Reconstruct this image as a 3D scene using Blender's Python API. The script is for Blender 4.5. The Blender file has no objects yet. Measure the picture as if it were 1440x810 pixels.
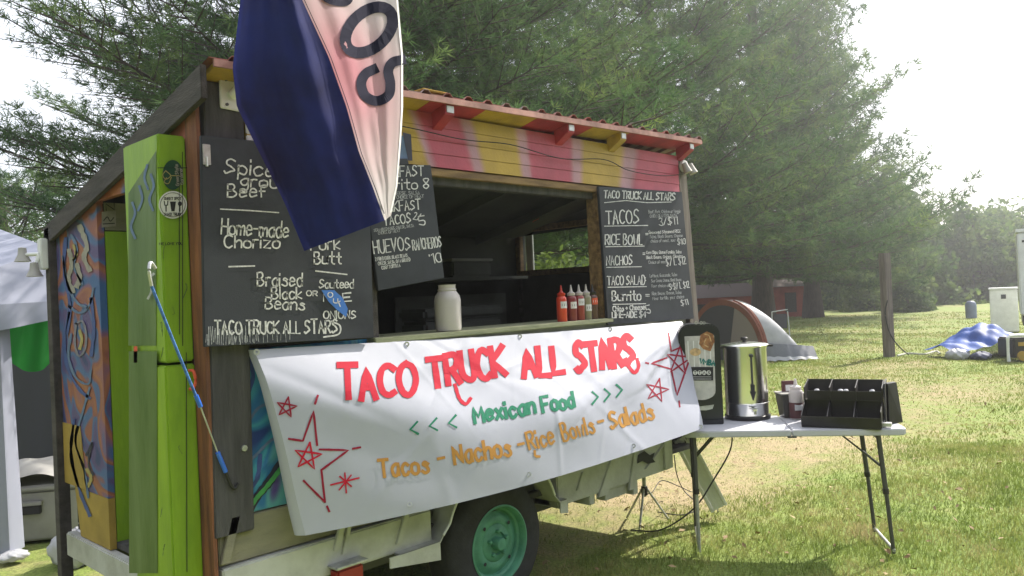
import bpy, bmesh, math, random
import numpy as np
from mathutils import Matrix, Vector
random.seed(7); rng = np.random.default_rng(7)
sc = bpy.context.scene
C = sc.collection
R_ = math.radians
# ------------------------------------------------------------------ camera
F, CX, CY, H = 1130., 720., 405., 1.6
def _cd(x, y): return np.array([(x-CX)/F, -(y-CY)/F, -1.])
_h0, _h1 = _cd(720, 415), _cd(1800, 415-.045*1080)
_n = np.cross(_h1, _h0); _n /= np.linalg.norm(_n)
if _n[1] < 0: _n = -_n
_X = _h1/np.linalg.norm(_h1); _Z = _n; _Y = np.cross(_Z, _X)
RM = np.array([_X, _Y, _Z])
cam = bpy.data.cameras.new('camera'); camo = bpy.data.objects.new('camera', cam); C.objects.link(camo)
cam.sensor_width = 36; cam.lens = F/1440*36; cam.clip_start = .05; cam.clip_end = 2000
camo.matrix_world = Matrix([[*RM[0], 0], [*RM[1], 0], [*RM[2], H], [0, 0, 0, 1]])
sc.camera = camo
# ------------------------------------------------------------------ light
HAZE = .0030
SUN_AZ, SUN_EL = -5.0, 42.0       # azimuth from +X toward +Y
w = bpy.data.worlds.new('World'); sc.world = w; w.use_nodes = True
nt = w.node_tree; bg = nt.nodes['Background']
sky = nt.nodes.new('ShaderNodeTexSky'); sky.sky_type = 'NISHITA'; sky.sun_disc = False
sky.sun_elevation = R_(SUN_EL); sky.sun_rotation = R_(90-SUN_AZ)
sky.dust_density = 3.5; sky.air_density = 1.2; sky.ozone_density = 1.0
# thin bright cloud veil over the whole sky
tcw = nt.nodes.new('ShaderNodeTexCoord'); nw_ = nt.nodes.new('ShaderNodeTexNoise'); nw_.inputs['Scale'].default_value = 2.2; nw_.inputs['Detail'].default_value = 6
nt.links.new(tcw.outputs['Generated'], nw_.inputs[0]); mrw = nt.nodes.new('ShaderNodeMapRange')
for i_, v_ in ((1,.35),(2,.65),(3,.62),(4,.92)): mrw.inputs[i_].default_value = v_
nt.links.new(nw_.outputs[0], mrw.inputs[0]); mxw = nt.nodes.new('ShaderNodeMixRGB'); nt.links.new(mrw.outputs[0], mxw.inputs[0]); nt.links.new(sky.outputs[0], mxw.inputs[1]); mxw.inputs[2].default_value = (7.2, 7.4, 8.0, 1)
nt.links.new(mxw.outputs[0], bg.inputs[0]); bg.inputs[1].default_value = .13
sun = bpy.data.lights.new('sun', 'SUN'); suno = bpy.data.objects.new('sun', sun); C.objects.link(suno)
sun.energy = 5.0; sun.angle = R_(.6); sun.color = (1, .94, .83)
sd = Vector((math.cos(R_(SUN_EL))*math.cos(R_(SUN_AZ)), math.cos(R_(SUN_EL))*math.sin(R_(SUN_AZ)), math.sin(R_(SUN_EL))))
suno.rotation_euler = sd.to_track_quat('Z', 'Y').to_euler(); suno.location = (20, -5, 30)
sc.view_settings.view_transform = 'Standard'; sc.view_settings.look = 'None'
sc.view_settings.exposure = .86; sc.view_settings.gamma = 1
sc.cycles.use_denoising = True
sc.cycles.max_bounces = 8; sc.cycles.volume_bounces = 0; sc.cycles.transparent_max_bounces = 8
sc.cycles.sample_clamp_indirect = 6
# ------------------------------------------------------------------ where a line of sight meets a real plane
def ray(x, y): return RM @ _cd(x, y)
def onY(x, y, c): r = ray(x, y); p = r*(c/r[1]); p[2] += H; return p
def onX(x, y, c): r = ray(x, y); p = r*(c/r[0]); p[2] += H; return p
def onZ(x, y, c=0): r = ray(x, y); p = r*((c-H)/r[2]); p[2] += H; return p
def at(x, y, d): r = ray(x, y); p = r*d; p[2] += H; return p
def proj(p):
    c = RM.T @ (np.asarray(p, float)-np.array([0, 0, H])); return np.array([CX+F*c[0]/-c[2], CY-F*c[1]/-c[2]])
# ------------------------------------------------------------------ materials
def mat(name, col, rough=.7, metal=0, var=0, vscale=4, bump=0, bscale=60, stretch=(1,1,1), col2=None, trans=0, coat=0, spec=None, ramp=(.35,.65)):
    m = bpy.data.materials.new(name); m.use_nodes = True; t = m.node_tree; b = t.nodes['Principled BSDF']
    b.inputs['Roughness'].default_value = rough; b.inputs['Metallic'].default_value = metal
    if coat: b.inputs['Coat Weight'].default_value = coat
    if spec is not None: b.inputs['Specular IOR Level'].default_value = spec
    c = (*col, 1)
    b.inputs['Base Color'].default_value = c
    if var or bump or col2:
        tc = t.nodes.new('ShaderNodeTexCoord'); mp = t.nodes.new('ShaderNodeMapping'); mp.inputs['Scale'].default_value = stretch
        t.links.new(tc.outputs['Object'], mp.inputs[0])
    if var or col2:
        n = t.nodes.new('ShaderNodeTexNoise'); n.inputs['Scale'].default_value = vscale; n.inputs['Detail'].default_value = 6; n.inputs['Roughness'].default_value = .62
        t.links.new(mp.outputs[0], n.inputs[0])
        r = t.nodes.new('ShaderNodeValToRGB'); r.color_ramp.elements[0].position = ramp[0]; r.color_ramp.elements[1].position = ramp[1]
        a = col2 if col2 else tuple(x*(1-var) for x in col); bb = col if col2 else tuple(min(1, x*(1+var)) for x in col)
        r.color_ramp.elements[0].color = (*a, 1); r.color_ramp.elements[1].color = (*bb, 1)
        t.links.new(n.outputs[0], r.inputs[0]); t.links.new(r.outputs[0], b.inputs['Base Color'])
    if bump:
        n2 = t.nodes.new('ShaderNodeTexNoise'); n2.inputs['Scale'].default_value = bscale; n2.inputs['Detail'].default_value = 4
        t.links.new(mp.outputs[0], n2.inputs[0])
        bp = t.nodes.new('ShaderNodeBump'); bp.inputs['Strength'].default_value = bump; bp.inputs['Distance'].default_value = .01
        t.links.new(n2.outputs[0], bp.inputs['Height']); t.links.new(bp.outputs[0], b.inputs['Normal'])
    if trans:
        tr = t.nodes.new('ShaderNodeBsdfTranslucent'); mx = t.nodes.new('ShaderNodeMixShader'); mx.inputs[0].default_value = trans
        src = b.inputs['Base Color'].links
        if src: t.links.new(src[0].from_socket, tr.inputs[0])
        else: tr.inputs[0].default_value = c
        t.links.new(b.outputs[0], mx.inputs[1]); t.links.new(tr.outputs[0], mx.inputs[2]); t.links.new(mx.outputs[0], t.nodes['Material Output'].inputs[0])
    return m
M = {}
M['chalkboard'] = mat('chalkboard', (.012,.014,.022), .6, col2=(.044,.048,.062), vscale=2.6, bump=.08, bscale=300, spec=.25, ramp=(.45,.8))
M['chalk'] = mat('chalk', (.60,.60,.63), .95, var=.25, vscale=70)
M['chalk_dim'] = mat('chalk_dim', (.34,.35,.38), .95, var=.35, vscale=90)
M['greywood'] = mat('greywood', (.105,.10,.105), .85, col2=(.035,.034,.038), vscale=3, bump=.5, bscale=40, stretch=(9,9,.8), ramp=(.3,.75))
M['darkwood'] = mat('darkwood', (.075,.065,.065), .8, col2=(.035,.03,.03), vscale=4, bump=.4, bscale=30, stretch=(6,1,6))
M['redwood'] = mat('redwood', (.26,.10,.045), .75, col2=(.10,.04,.025), vscale=3, bump=.3, bscale=40, stretch=(8,8,.9))
M['rawwood'] = mat('rawwood', (.30,.19,.085), .75, col2=(.12,.07,.035), vscale=4, bump=.3, bscale=40, stretch=(1,8,8))
M['postwood'] = mat('postwood', (.20,.17,.15), .85, col2=(.09,.075,.065), vscale=3, bump=.5, bscale=40, stretch=(9,9,.8))
M['lime'] = mat('lime', (.25,.41,.022), .45, col2=(.16,.29,.018), vscale=2.5, bump=.12, bscale=30, stretch=(3,3,.6), ramp=(.3,.6))
M['limeshade'] = mat('lime_shade_worn', (.13,.20,.07), .5, col2=(.06,.12,.02), vscale=2.2, bump=.1, bscale=25, stretch=(3,3,.7))  # duller lime: shade painted into the door's side faces; also used for scuffs
M['pink'] = mat('red_paint', (.36,.035,.055), .55, var=.25, vscale=8, bump=.15)
M['yellow'] = mat('yellow_paint', (.42,.27,.035), .55, var=.2, vscale=8, bump=.15)
M['whitepaint'] = mat('white_paint', (.52,.53,.50), .55, col2=(.30,.30,.27), vscale=5, bump=.2, bscale=50, ramp=(.25,.6))
M['whitemetal'] = mat('white_metal', (.72,.73,.74), .4, var=.08, vscale=6)
M['ply'] = mat('plywood', (.30,.28,.20), .75, col2=(.19,.18,.135), vscale=2.5, bump=.2, stretch=(1,3,3))
M['vinyl'] = mat('vinyl', (.42,.435,.52), .42, trans=.12, bump=.18, bscale=5, var=.035, vscale=3)
M['bred'] = mat('banner_red', (.46,.012,.035), .75, spec=.2)
M['bmaroon'] = mat('banner_maroon', (.26,.012,.035), .75, spec=.2)
M['bgreen'] = mat('banner_green', (.015,.17,.10), .75, spec=.2)
M['bgold'] = mat('banner_gold', (.42,.21,.05), .75, spec=.2)
M['blackplastic'] = mat('black_plastic', (.022,.020,.021), .42, var=.3, vscale=12, bump=.06, bscale=150)
M['dispblack'] = mat('dispenser_black', (.015,.017,.024), .3)
M['rubber'] = mat('rubber', (.022,.022,.027), .75, var=.3, vscale=15, bump=.2, bscale=60)
M['rim'] = mat('green_rim', (.10,.31,.21), .55, col2=(.04,.16,.11), vscale=9, bump=.15, bscale=40, ramp=(.2,.55))
M['steel'] = mat('stainless', (.80,.80,.79), .22, metal=1, bump=.01, bscale=4, stretch=(1,1,3))
M['darksteel'] = mat('dark_steel', (.10,.10,.105), .45, metal=.6)
M['galv'] = mat('galvanised', (.50,.51,.52), .45, metal=.7, var=.2, vscale=25)
M['roofmetal'] = mat('roof_metal', (.20,.16,.15), .5, metal=.4, col2=(.30,.07,.05), vscale=3)
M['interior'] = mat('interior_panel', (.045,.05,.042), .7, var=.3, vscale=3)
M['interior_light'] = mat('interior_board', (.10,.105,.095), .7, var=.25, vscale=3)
M['tabletop'] = mat('table_top', (.50,.51,.55), .5, bump=.08, bscale=200, var=.06)
M['jar'] = mat('white_jar', (.70,.66,.66), .35, trans=.35, var=.06)
M['label'] = mat('paper_label', (.62,.62,.64), .7, var=.1, vscale=30)
M['ink'] = mat('ink', (.02,.02,.025), .7)
M['navy'] = mat('flag_navy', (.016,.026,.16), .8, trans=.25, bump=.3, bscale=5, col2=(.012,.010,.05), vscale=1.8, spec=.2)
def flag_glow_col(t):  # white cloth with the red layer's show-through glow painted in as pink
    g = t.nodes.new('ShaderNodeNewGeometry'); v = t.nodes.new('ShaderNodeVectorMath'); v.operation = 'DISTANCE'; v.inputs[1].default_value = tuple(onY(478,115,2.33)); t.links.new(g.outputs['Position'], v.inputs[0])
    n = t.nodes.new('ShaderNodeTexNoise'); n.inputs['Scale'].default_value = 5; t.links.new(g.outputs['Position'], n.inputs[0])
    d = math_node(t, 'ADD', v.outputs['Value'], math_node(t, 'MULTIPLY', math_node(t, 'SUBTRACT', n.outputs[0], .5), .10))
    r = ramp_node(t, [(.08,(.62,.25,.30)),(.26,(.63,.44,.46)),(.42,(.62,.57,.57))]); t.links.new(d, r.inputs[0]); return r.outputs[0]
M['flagink'] = mat('flag_ink', (.012,.012,.028), .9, spec=.1)
M['bluecord'] = mat('blue_cord', (.05,.15,.45), .7, var=.4, vscale=60)
M['blueplastic'] = mat('blue_plastic', (.03,.14,.62), .3)
M['tape'] = mat('blue_tape', (.04,.16,.55), .6)
M['cable'] = mat('cable', (.015,.015,.015), .6)
M['rope'] = mat('rope', (.45,.45,.40), .9)
M['redcloth'] = mat('red_cloth', (.62,.10,.05), .8)
M['saucered'] = mat('sauce_red', (.55,.04,.02), .3, trans=.3)
M['saucedark'] = mat('sauce_dark', (.15,.02,.02), .3)
M['saucegrey'] = mat('sauce_green', (.16,.15,.10), .3)
M['bottleclear'] = mat('bottle_cap', (.62,.58,.56), .35, trans=.3)
M['tent_grey'] = mat('tent_grey', (.40,.41,.44), .55, var=.12, vscale=3, bump=.35, bscale=5, trans=.15)
M['tent_orange'] = mat('tent_orange', (.27,.085,.055), .65, var=.15, vscale=3, bump=.35, bscale=5, trans=.2)
M['tent_dark'] = mat('tent_dark', (.045,.045,.055), .8, bump=.3, bscale=20)
M['tent_mesh'] = mat('tent_mesh', (.24,.20,.19), .8)
M['bark'] = mat('bark', (.085,.065,.055), .95, col2=(.035,.028,.025), vscale=6, bump=.9, bscale=14, stretch=(3,3,.6))
M['redshed'] = mat('red_siding', (.34,.075,.055), .7, var=.15, vscale=4)
M['roofdark'] = mat('shingle', (.10,.07,.065), .8)
M['tarp'] = mat('tarp_blue', (.012,.065,.30), .6, var=.25, vscale=3, bump=.5, bscale=6)
M['clothwhite'] = mat('white_cloth', (.36,.38,.48), .7, bump=.2, bscale=8, trans=.25)
M['clothgreen'] = mat('green_cloth', (.02,.25,.035), .7, bump=.3, bscale=5, trans=.3)
M['greycloth'] = mat('grey_cloth', (.07,.07,.085), .85, bump=.3, bscale=6)
M['binplastic'] = mat('bin_plastic', (.34,.33,.31), .5, var=.12)
M['bluebarrel'] = mat('blue_barrel', (.13,.16,.24), .5, var=.15)
M['bag'] = mat('plastic_bag', (.55,.56,.60), .3, bump=.6, bscale=14, trans=.3)
M['stickergreen'] = mat('sticker_green', (.012,.055,.03), .5)
M['stickerwhite'] = mat('sticker_white', (.70,.70,.70), .5)
M['stickerbrown'] = mat('sticker_brown', (.17,.06,.025), .5, col2=(.45,.22,.09), vscale=28)
M['stickertan'] = mat('sticker_tan', (.55,.38,.20), .5, var=.4, vscale=30)
M['stickerteal'] = mat('sticker_teal', (.03,.20,.19), .5)
M['redlens'] = mat('red_lens', (.25,.02,.02), .3)
M['winglass'] = None
def mglass():
    m = bpy.data.materials.new('window_glass'); m.use_nodes = True; t = m.node_tree
    g = t.nodes.new('ShaderNodeBsdfGlossy'); g.inputs['Roughness'].default_value = .04
    tr = t.nodes.new('ShaderNodeBsdfTransparent'); mx = t.nodes.new('ShaderNodeMixShader'); mx.inputs[0].default_value = .06
    tr.inputs[0].default_value = (.85, .87, .86, 1)
    t.links.new(tr.outputs[0], mx.inputs[1]); t.links.new(g.outputs[0], mx.inputs[2]); t.links.new(mx.outputs[0], t.nodes['Material Output'].inputs[0])
    return m
M['winglass'] = mglass()
def mramp(name, build, rough=.55, bump=.12, bscale=60):
    """build(tree) returns a colour socket"""
    m = bpy.data.materials.new(name); m.use_nodes = True; t = m.node_tree; b = t.nodes['Principled BSDF']
    b.inputs['Roughness'].default_value = rough
    t.links.new(build(t), b.inputs['Base Color'])
    gg = t.nodes.new('ShaderNodeNewGeometry'); n2 = t.nodes.new('ShaderNodeTexNoise'); n2.inputs['Scale'].default_value = bscale; t.links.new(gg.outputs['Position'], n2.inputs[0])
    bp = t.nodes.new('ShaderNodeBump'); bp.inputs['Strength'].default_value = bump; bp.inputs['Distance'].default_value = .01
    t.links.new(n2.outputs[0], bp.inputs['Height']); t.links.new(bp.outputs[0], b.inputs['Normal'])
    return m
def ramp_node(t, stops, mode='LINEAR'):
    r = t.nodes.new('ShaderNodeValToRGB'); cr = r.color_ramp; cr.interpolation = mode
    while len(cr.elements) < len(stops): cr.elements.new(.5)
    for e, (p, c) in zip(cr.elements, stops): e.position = p; e.color = (*c, 1)
    return r
def math_node(t, op, a, b=None):
    n = t.nodes.new('ShaderNodeMath'); n.operation = op
    for i, v in enumerate((a, b)):
        if v is None: continue
        if isinstance(v, (int, float)): n.inputs[i].default_value = v
        else: t.links.new(v, n.inputs[i])
    return n.outputs[0]
def sunburst(t):
    g = t.nodes.new('ShaderNodeNewGeometry'); s = t.nodes.new('ShaderNodeSeparateXYZ'); t.links.new(g.outputs['Position'], s.inputs[0])
    k = math_node(t, 'SUBTRACT', 1.0, math_node(t, 'MULTIPLY', math_node(t, 'SUBTRACT', 2.46, s.outputs[2]), .42))
    u = math_node(t, 'DIVIDE', math_node(t, 'SUBTRACT', s.outputs[0], 3.45), k)
    nz = t.nodes.new('ShaderNodeTexNoise'); nz.inputs['Scale'].default_value = 9; t.links.new(g.outputs['Position'], nz.inputs[0])
    u = math_node(t, 'ADD', u, math_node(t, 'MULTIPLY', math_node(t, 'SUBTRACT', nz.outputs[0], .5), .014))
    f = math_node(t, 'DIVIDE', math_node(t, 'ADD', u, 2.1), 4.2)
    def P(px): return (onY(px, 100+px*.115, 2.9)[0]-3.45+2.1)/4.2
    pk, ye, pa = (.46,.075,.125), (.46,.30,.04), (.46,.25,.30)
    st = [(0, ye), (P(573), ye), (P(581), pa), (P(592), pk), (P(645), pk), (P(652), pa), (P(661), pa), (P(668), ye), (P(722), ye), (P(728), pa), (P(737), pa), (P(742), pk), (P(800), pk), (P(806), pa), (P(815), pa), (P(821), ye), (P(872), ye), (P(880), pa), (P(890), pa), (P(899), pk)]
    r = ramp_node(t, st); t.links.new(f, r.inputs[0]); 
    n = t.nodes.new('ShaderNodeTexNoise'); n.inputs['Scale'].default_value = 5; n.inputs['Detail'].default_value = 8; t.links.new(g.outputs['Position'], n.inputs[0])
    mr = t.nodes.new('ShaderNodeMapRange'); mr.inputs[1].default_value = .3; mr.inputs[2].default_value = .7; mr.inputs[3].default_value = .72; mr.inputs[4].default_value = 1.08
    t.links.new(n.outputs[0], mr.inputs[0])
    mx = t.nodes.new('ShaderNodeVectorMath'); mx.operation = 'SCALE'; t.links.new(r.outputs[0], mx.inputs[0]); t.links.new(mr.outputs[0], mx.inputs['Scale'])
    return mx.outputs[0]
_m = mramp('flag_white_pink_glow', flag_glow_col, rough=.8, bump=.2, bscale=6); _t = _m.node_tree; _b = _t.nodes['Principled BSDF']; _x = _t.nodes.new('ShaderNodeBsdfTranslucent'); _y = _t.nodes.new('ShaderNodeMixShader'); _y.inputs[0].default_value = .5
_t.links.new(_b.inputs['Base Color'].links[0].from_socket, _x.inputs[0]); _t.links.new(_b.outputs[0], _y.inputs[1]); _t.links.new(_x.outputs[0], _y.inputs[2]); _t.links.new(_y.outputs[0], _t.nodes['Material Output'].inputs[0]); M['flagwhite_glow'] = _m
M['header'] = mramp('sunburst_paint', sunburst)
def mural(stops, scale, dist):
    def b(t):
        tc = t.nodes.new('ShaderNodeTexCoord'); n = t.nodes.new('ShaderNodeTexNoise'); n.inputs['Scale'].default_value = scale; n.inputs['Detail'].default_value = 1.2; n.inputs['Distortion'].default_value = dist
        t.links.new(tc.outputs['Object'], n.inputs[0])
        r = ramp_node(t, stops, 'EASE'); t.links.new(n.outputs[0], r.inputs[0]); return r.outputs[0]
    return b
M['mural'] = mramp('mural_swirls', mural([(.30,(.03,.05,.16)),(.40,(.10,.07,.20)),(.46,(.06,.13,.30)),(.50,(.26,.09,.07)),(.56,(.33,.13,.07)),(.62,(.22,.10,.17)),(.70,(.05,.12,.30))], 2.6, 1.6))
M['muralwarm'] = mramp('mural_orange', mural([(.35,(.10,.06,.10)),(.45,(.30,.08,.045)),(.55,(.35,.12,.06)),(.63,(.06,.12,.33)),(.72,(.30,.11,.07))], 3, .8))
M['muralblue'] = mramp('mural_blue', mural([(.30,(.02,.05,.22)),(.42,(.03,.20,.38)),(.50,(.06,.32,.44)),(.58,(.03,.17,.40)),(.66,(.10,.34,.40)),(.74,(.10,.06,.28))], 3.2, 1.4))
M['muralyellow'] = mat('mural_yellow', (.34,.23,.05), .6, var=.2)
for k_, c_ in dict(p_lilac=(.19,.18,.24), p_blue=(.045,.08,.26), p_sky=(.10,.16,.29), p_yellow=(.36,.30,.11), p_dark=(.03,.03,.06), p_green=(.07,.33,.10), p_cream=(.30,.28,.25)).items(): M[k_] = mat(k_, c_, .6, var=.15, vscale=20)

# ------------------------------------------------------------------ mesh helpers
def link(name, me, m=None, parent=None, smooth=False):
    o = bpy.data.objects.new(name, me); C.objects.link(o)
    if m is not None:
        me.materials.append(M[m] if isinstance(m, str) else m)
    if parent is not None:
        o.parent = parent; o.matrix_parent_inverse = parent_world(parent).inverted()
    if smooth: me.polygons.foreach_set('use_smooth', [True]*len(me.polygons))
    return o
def parent_world(p):
    return p.matrix_basis.copy() if p.parent is None else Matrix.Identity(4)
def tag(o, label=None, cat=None, group=None, kind=None):
    if label: o['label'] = label
    if cat: o['category'] = cat
    if group: o['group'] = group
    if kind: o['kind'] = kind
    return o
def thing(name, loc, label, cat, group=None):
    o = bpy.data.objects.new(name, None); C.objects.link(o); o.location = [float(v) for v in loc]; o.empty_display_size = .1
    o.matrix_basis = Matrix.Translation([float(v) for v in loc])
    return tag(o, label, cat, group)
class MB:
    def __init__(s): s.v = []; s.f = []; s.sm = False
    def add(s, vs, fs):
        b = len(s.v); s.v += [tuple(float(c) for c in v) for v in vs]; s.f += [tuple(i+b for i in f) for f in fs]; return s
    def hexa(s, p):   # p: 4 bottom ccw, 4 top
        return s.add(p, [(3,2,1,0),(4,5,6,7),(0,1,5,4),(1,2,6,5),(2,3,7,6),(3,0,4,7)])
    def box(s, a, b):
        x0,y0,z0 = a; x1,y1,z1 = b
        return s.hexa([(x0,y0,z0),(x1,y0,z0),(x1,y1,z0),(x0,y1,z0),(x0,y0,z1),(x1,y0,z1),(x1,y1,z1),(x0,y1,z1)])
    def slab(s, poly, off):  # polygon extruded by vector
        n = len(poly); poly = [np.array(p, float) for p in poly]; off = np.array(off, float)
        return s.add(poly+[p+off for p in poly], [tuple(range(n))[::-1], tuple(range(n, 2*n))]+[(i, (i+1)%n, n+(i+1)%n, n+i) for i in range(n)])
    def tube(s, pts, r, n=8, cap=True):
        pts = [np.array(p, float) for p in pts]; m = len(pts)
        rs = r if hasattr(r, '__len__') else [r]*m; vs = []; up = np.array([0.,0,1])
        for i, p in enumerate(pts):
            d = pts[min(i+1, m-1)]-pts[max(i-1, 0)]; d = d/(np.linalg.norm(d)+1e-9)
            a = np.cross(d, up)
            if np.linalg.norm(a) < .05: a = np.cross(d, [0,1.,0])
            a /= np.linalg.norm(a); b = np.cross(a, d)
            for k in range(n):
                t = 2*math.pi*k/n; vs.append(p+rs[i]*(a*math.cos(t)+b*math.sin(t)))
        fs = [(i*n+k, (i+1)*n+k, (i+1)*n+(k+1)%n, i*n+(k+1)%n) for i in range(m-1) for k in range(n)]
        if cap: fs += [tuple(range(n)), tuple(range((m-1)*n, m*n))[::-1]]
        return s.add(vs, fs)
    def lathe(s, prof, c, axis=(0,0,1), n=32, closed=False):   # prof [(r, h)]
        ax = Vector(axis).normalized(); q = Vector((0,0,1)).rotation_difference(ax); c = Vector([float(v) for v in c]); vs = []
        for r, h in prof:
            for k in range(n):
                t = 2*math.pi*k/n; vs.append(tuple(c+q @ Vector((r*math.cos(t), r*math.sin(t), h))))
        m = len(prof)
        fs = [(i*n+k, i*n+(k+1)%n, (i+1)*n+(k+1)%n, (i+1)*n+k) for i in range(m-1) for k in range(n)]
        return s.add(vs, fs)
    def grid(s, fn, nu, nv):
        vs = [fn(i/nu, j/nv) for j in range(nv+1) for i in range(nu+1)]
        return s.add(vs, [(j*(nu+1)+i, j*(nu+1)+i+1, (j+1)*(nu+1)+i+1, (j+1)*(nu+1)+i) for j in range(nv) for i in range(nu)])
    def build(s, name, m, parent=None, smooth=False, bevel=0):
        me = bpy.data.meshes.new(name); me.from_pydata(s.v, [], s.f)
        bm = bmesh.new(); bm.from_mesh(me); bmesh.ops.recalc_face_normals(bm, faces=bm.faces)
        if bevel: bmesh.ops.bevel(bm, geom=list(bm.edges), offset=bevel, segments=2, affect='EDGES', clamp_overlap=True)
        bm.to_mesh(me); bm.free()
        o = link(name, me, m, parent, False)
        if smooth:
            me.polygons.foreach_set('use_smooth', [True]*len(me.polygons))
            try: me.set_sharp_from_angle(angle=R_(40))
            except Exception: pass
        return o
def boxobj(name, a, b, m, parent=None, bevel=.004): return MB().box(a, b).build(name, m, parent, bevel=bevel)
def lerp(a, b, t): return np.array(a, float)*(1-t)+np.array(b, float)*t
def polyat(P, t):
    P = [np.array(p, float) for p in P]; d = [0]
    for a, b in zip(P, P[1:]): d.append(d[-1]+np.linalg.norm(b-a))
    x = t*d[-1]
    for i in range(len(P)-1):
        if x <= d[i+1] or i == len(P)-2:
            k = (x-d[i])/(d[i+1]-d[i]+1e-9); return lerp(P[i], P[i+1], min(max(k, 0), 1))
def catmull(P, n=6, closed=False):
    P = [np.array(p, float) for p in P]
    if len(P) < 3: return P
    Q = [2*P[0]-P[1]]+P+[2*P[-1]-P[-2]]; out = []
    for i in range(1, len(Q)-2):
        for k in range(n):
            t = k/n; out.append(.5*((2*Q[i])+(-Q[i-1]+Q[i+1])*t+(2*Q[i-1]-5*Q[i]+4*Q[i+1]-Q[i+2])*t*t+(-Q[i-1]+3*Q[i]-3*Q[i+1]+Q[i+2])*t**3))
    return out+[P[-1]]
# ------------------------------------------------------------------ hand lettering: strokes
G = dict(A='032b53;1646',B='030b;~0b3b492707;~0737553303',C='~5a3b1a07143354',D='030b;~0b3b58563303',E='5b0b0353;0747',F='5b0b03;0747',
 G='~5a3b1a0714335557;5737',H='030b;535b;0757',I='232b',J='~4b45331305',K='030b;5b0753',L='0b0343',M='030b366b63',N='030b535b',O='~3b1a07143354675a3b',
 P='030b;~0b4b593707',Q='~3b1a07143354675a3b;3562',R='030b;~0b4b593707;2753',S='~5a3b1a183755341304',T='3b33;0b6b',U='~0b052343555b',V='0b235b',
 W='0b1338536b',X='0b53;5b03',Y='0b275b;2723',Z='0b5b0353',a='~4828061333 46;4843',b='0b03;~0728463303',c='~472806133344',d='4b43;~472806133345',
 e='~0646381805 1344',f='~4a3b1a13;0737',g='~482806143446;~48422001',h='0b03;~06284743',i='2328;2a2b',j='~28210000;2a2b',k='0b03;480543',l='1b13',
 m='0308;~06183733;~36586763',n='0308;~06284743',o='~28070423444728',p='0800;~0728463304',q='4840;~472806133345',r='0308;~061838',s='~47281736442304',
 t='2b243343;0848',u='~080423 4448;4843',v='082348',w='0813274358',x='0843;4803',y='0824;4810',z='08480343')
G.update({'0':'~3b1a07143354575a3b','1':'0a2b23','2':'~0a2b4a3703;0353','3':'~0a2b4a3727;~2746432304','4':'434b0656','5':'4b0b07;~0737453304','6':'~4b18053344260 5','7':'0b5b13',
 '8':'~270a2b4a2705234527','9':'~4928 0a2b4a4733','/':'034b','-':'0737','+':'0747;2529','=':'0646;0848',':':'2526;292a','$':'~5a3b1a183755341304;322c',',':'1302','.':'1314','<':'4a0744','>':'0a4704',"'":'1a1b','&':'~5305093b390533'})
def glyph(ch):
    s = G.get(ch)
    if not s: return [], 3
    st = []; mx = 0
    for part in s.replace(' ', '').split(';'):
        sm = part[0] == '~'; part = part.lstrip('~')
        pts = [(int(part[i], 16), int(part[i+1], 16)-3) for i in range(0, len(part)-1, 2)]
        mx = max(mx, max(p[0] for p in pts)); st.append((sm, pts))
    return st, mx
def strokes(text, a, b, hpx, jit=.0, slant=0, gap=1.6, wave=0):
    """text laid along the baseline a->b (photo coordinates of the marks on their surface)"""
    a = np.array(a, float); b = np.array(b, float); d = b-a; L = np.linalg.norm(d); e1 = d/L; e2 = np.array([e1[1], -e1[0]])
    x = 0; lay = []
    for ch in text:
        st, wd = glyph(ch)
        if st: x_ = min(p[0] for _, q in st for p in q); st = [(m__, [(p[0]-x_, p[1]) for p in q]) for m__, q in st]; wd -= x_
        if ch == ' ': x += 3.2; continue
        lay.append((x, st)); x += max(wd, .3)+gap
    tot = x-gap; kx = L/tot; ky = hpx/8; out = []
    for x0, st in lay:
        oy = random.uniform(-wave, wave)*hpx; kk = 1+random.uniform(-jit, jit)*2
        for sm, pts in st:
            P = [a+e1*((x0+px+random.uniform(-jit, jit)*4+slant*py)*kx)+e2*(py*ky*kk+random.uniform(-jit, jit)*hpx*.5+oy) for px, py in pts]
            if sm: P = catmull(P, 5)
            else:
                Q = [P[0]]
                for u, v in zip(P, P[1:]):
                    n = max(1, int(np.linalg.norm(v-u)/9)); Q += [u+(v-u)*(i+1)/n for i in range(n)]
                P = Q
            out.append(P)
    return out
def ribbons(name, lines, wpx, inv, m, parent, taper=.15):
    if name in ('chalk_rule', 'painted_swirl', 'painted_leaf', 'graffiti', 'star_mark') and len(lines) > 1:
        return [ribbons(name, [l], wpx, inv, m, parent, taper) for l in lines][-1]
    mb = MB()
    for P in lines:
        n = len(P); L = []; Rr = []
        for i, p in enumerate(P):
            d = P[min(i+1, n-1)]-P[max(i-1, 0)]; d = d/(np.linalg.norm(d)+1e-9); nn = np.array([-d[1], d[0]])
            hw = wpx/2*(1+random.uniform(-taper, taper))
            ext = d*(-hw*.7 if i == 0 else hw*.7 if i == n-1 else 0)
            L.append(inv(*(p+ext+nn*hw))); Rr.append(inv(*(p+ext-nn*hw)))
        mb.add(L+Rr, [(i, i+1, n+i+1, n+i) for i in range(n-1)])
    return mb.build(name, m, parent)
def fillpoly(name, P, inv, m, parent):
    mb = MB(); mb.add([inv(*p) for p in P], [tuple(range(len(P)))]); return mb.build(name, m, parent)
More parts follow.
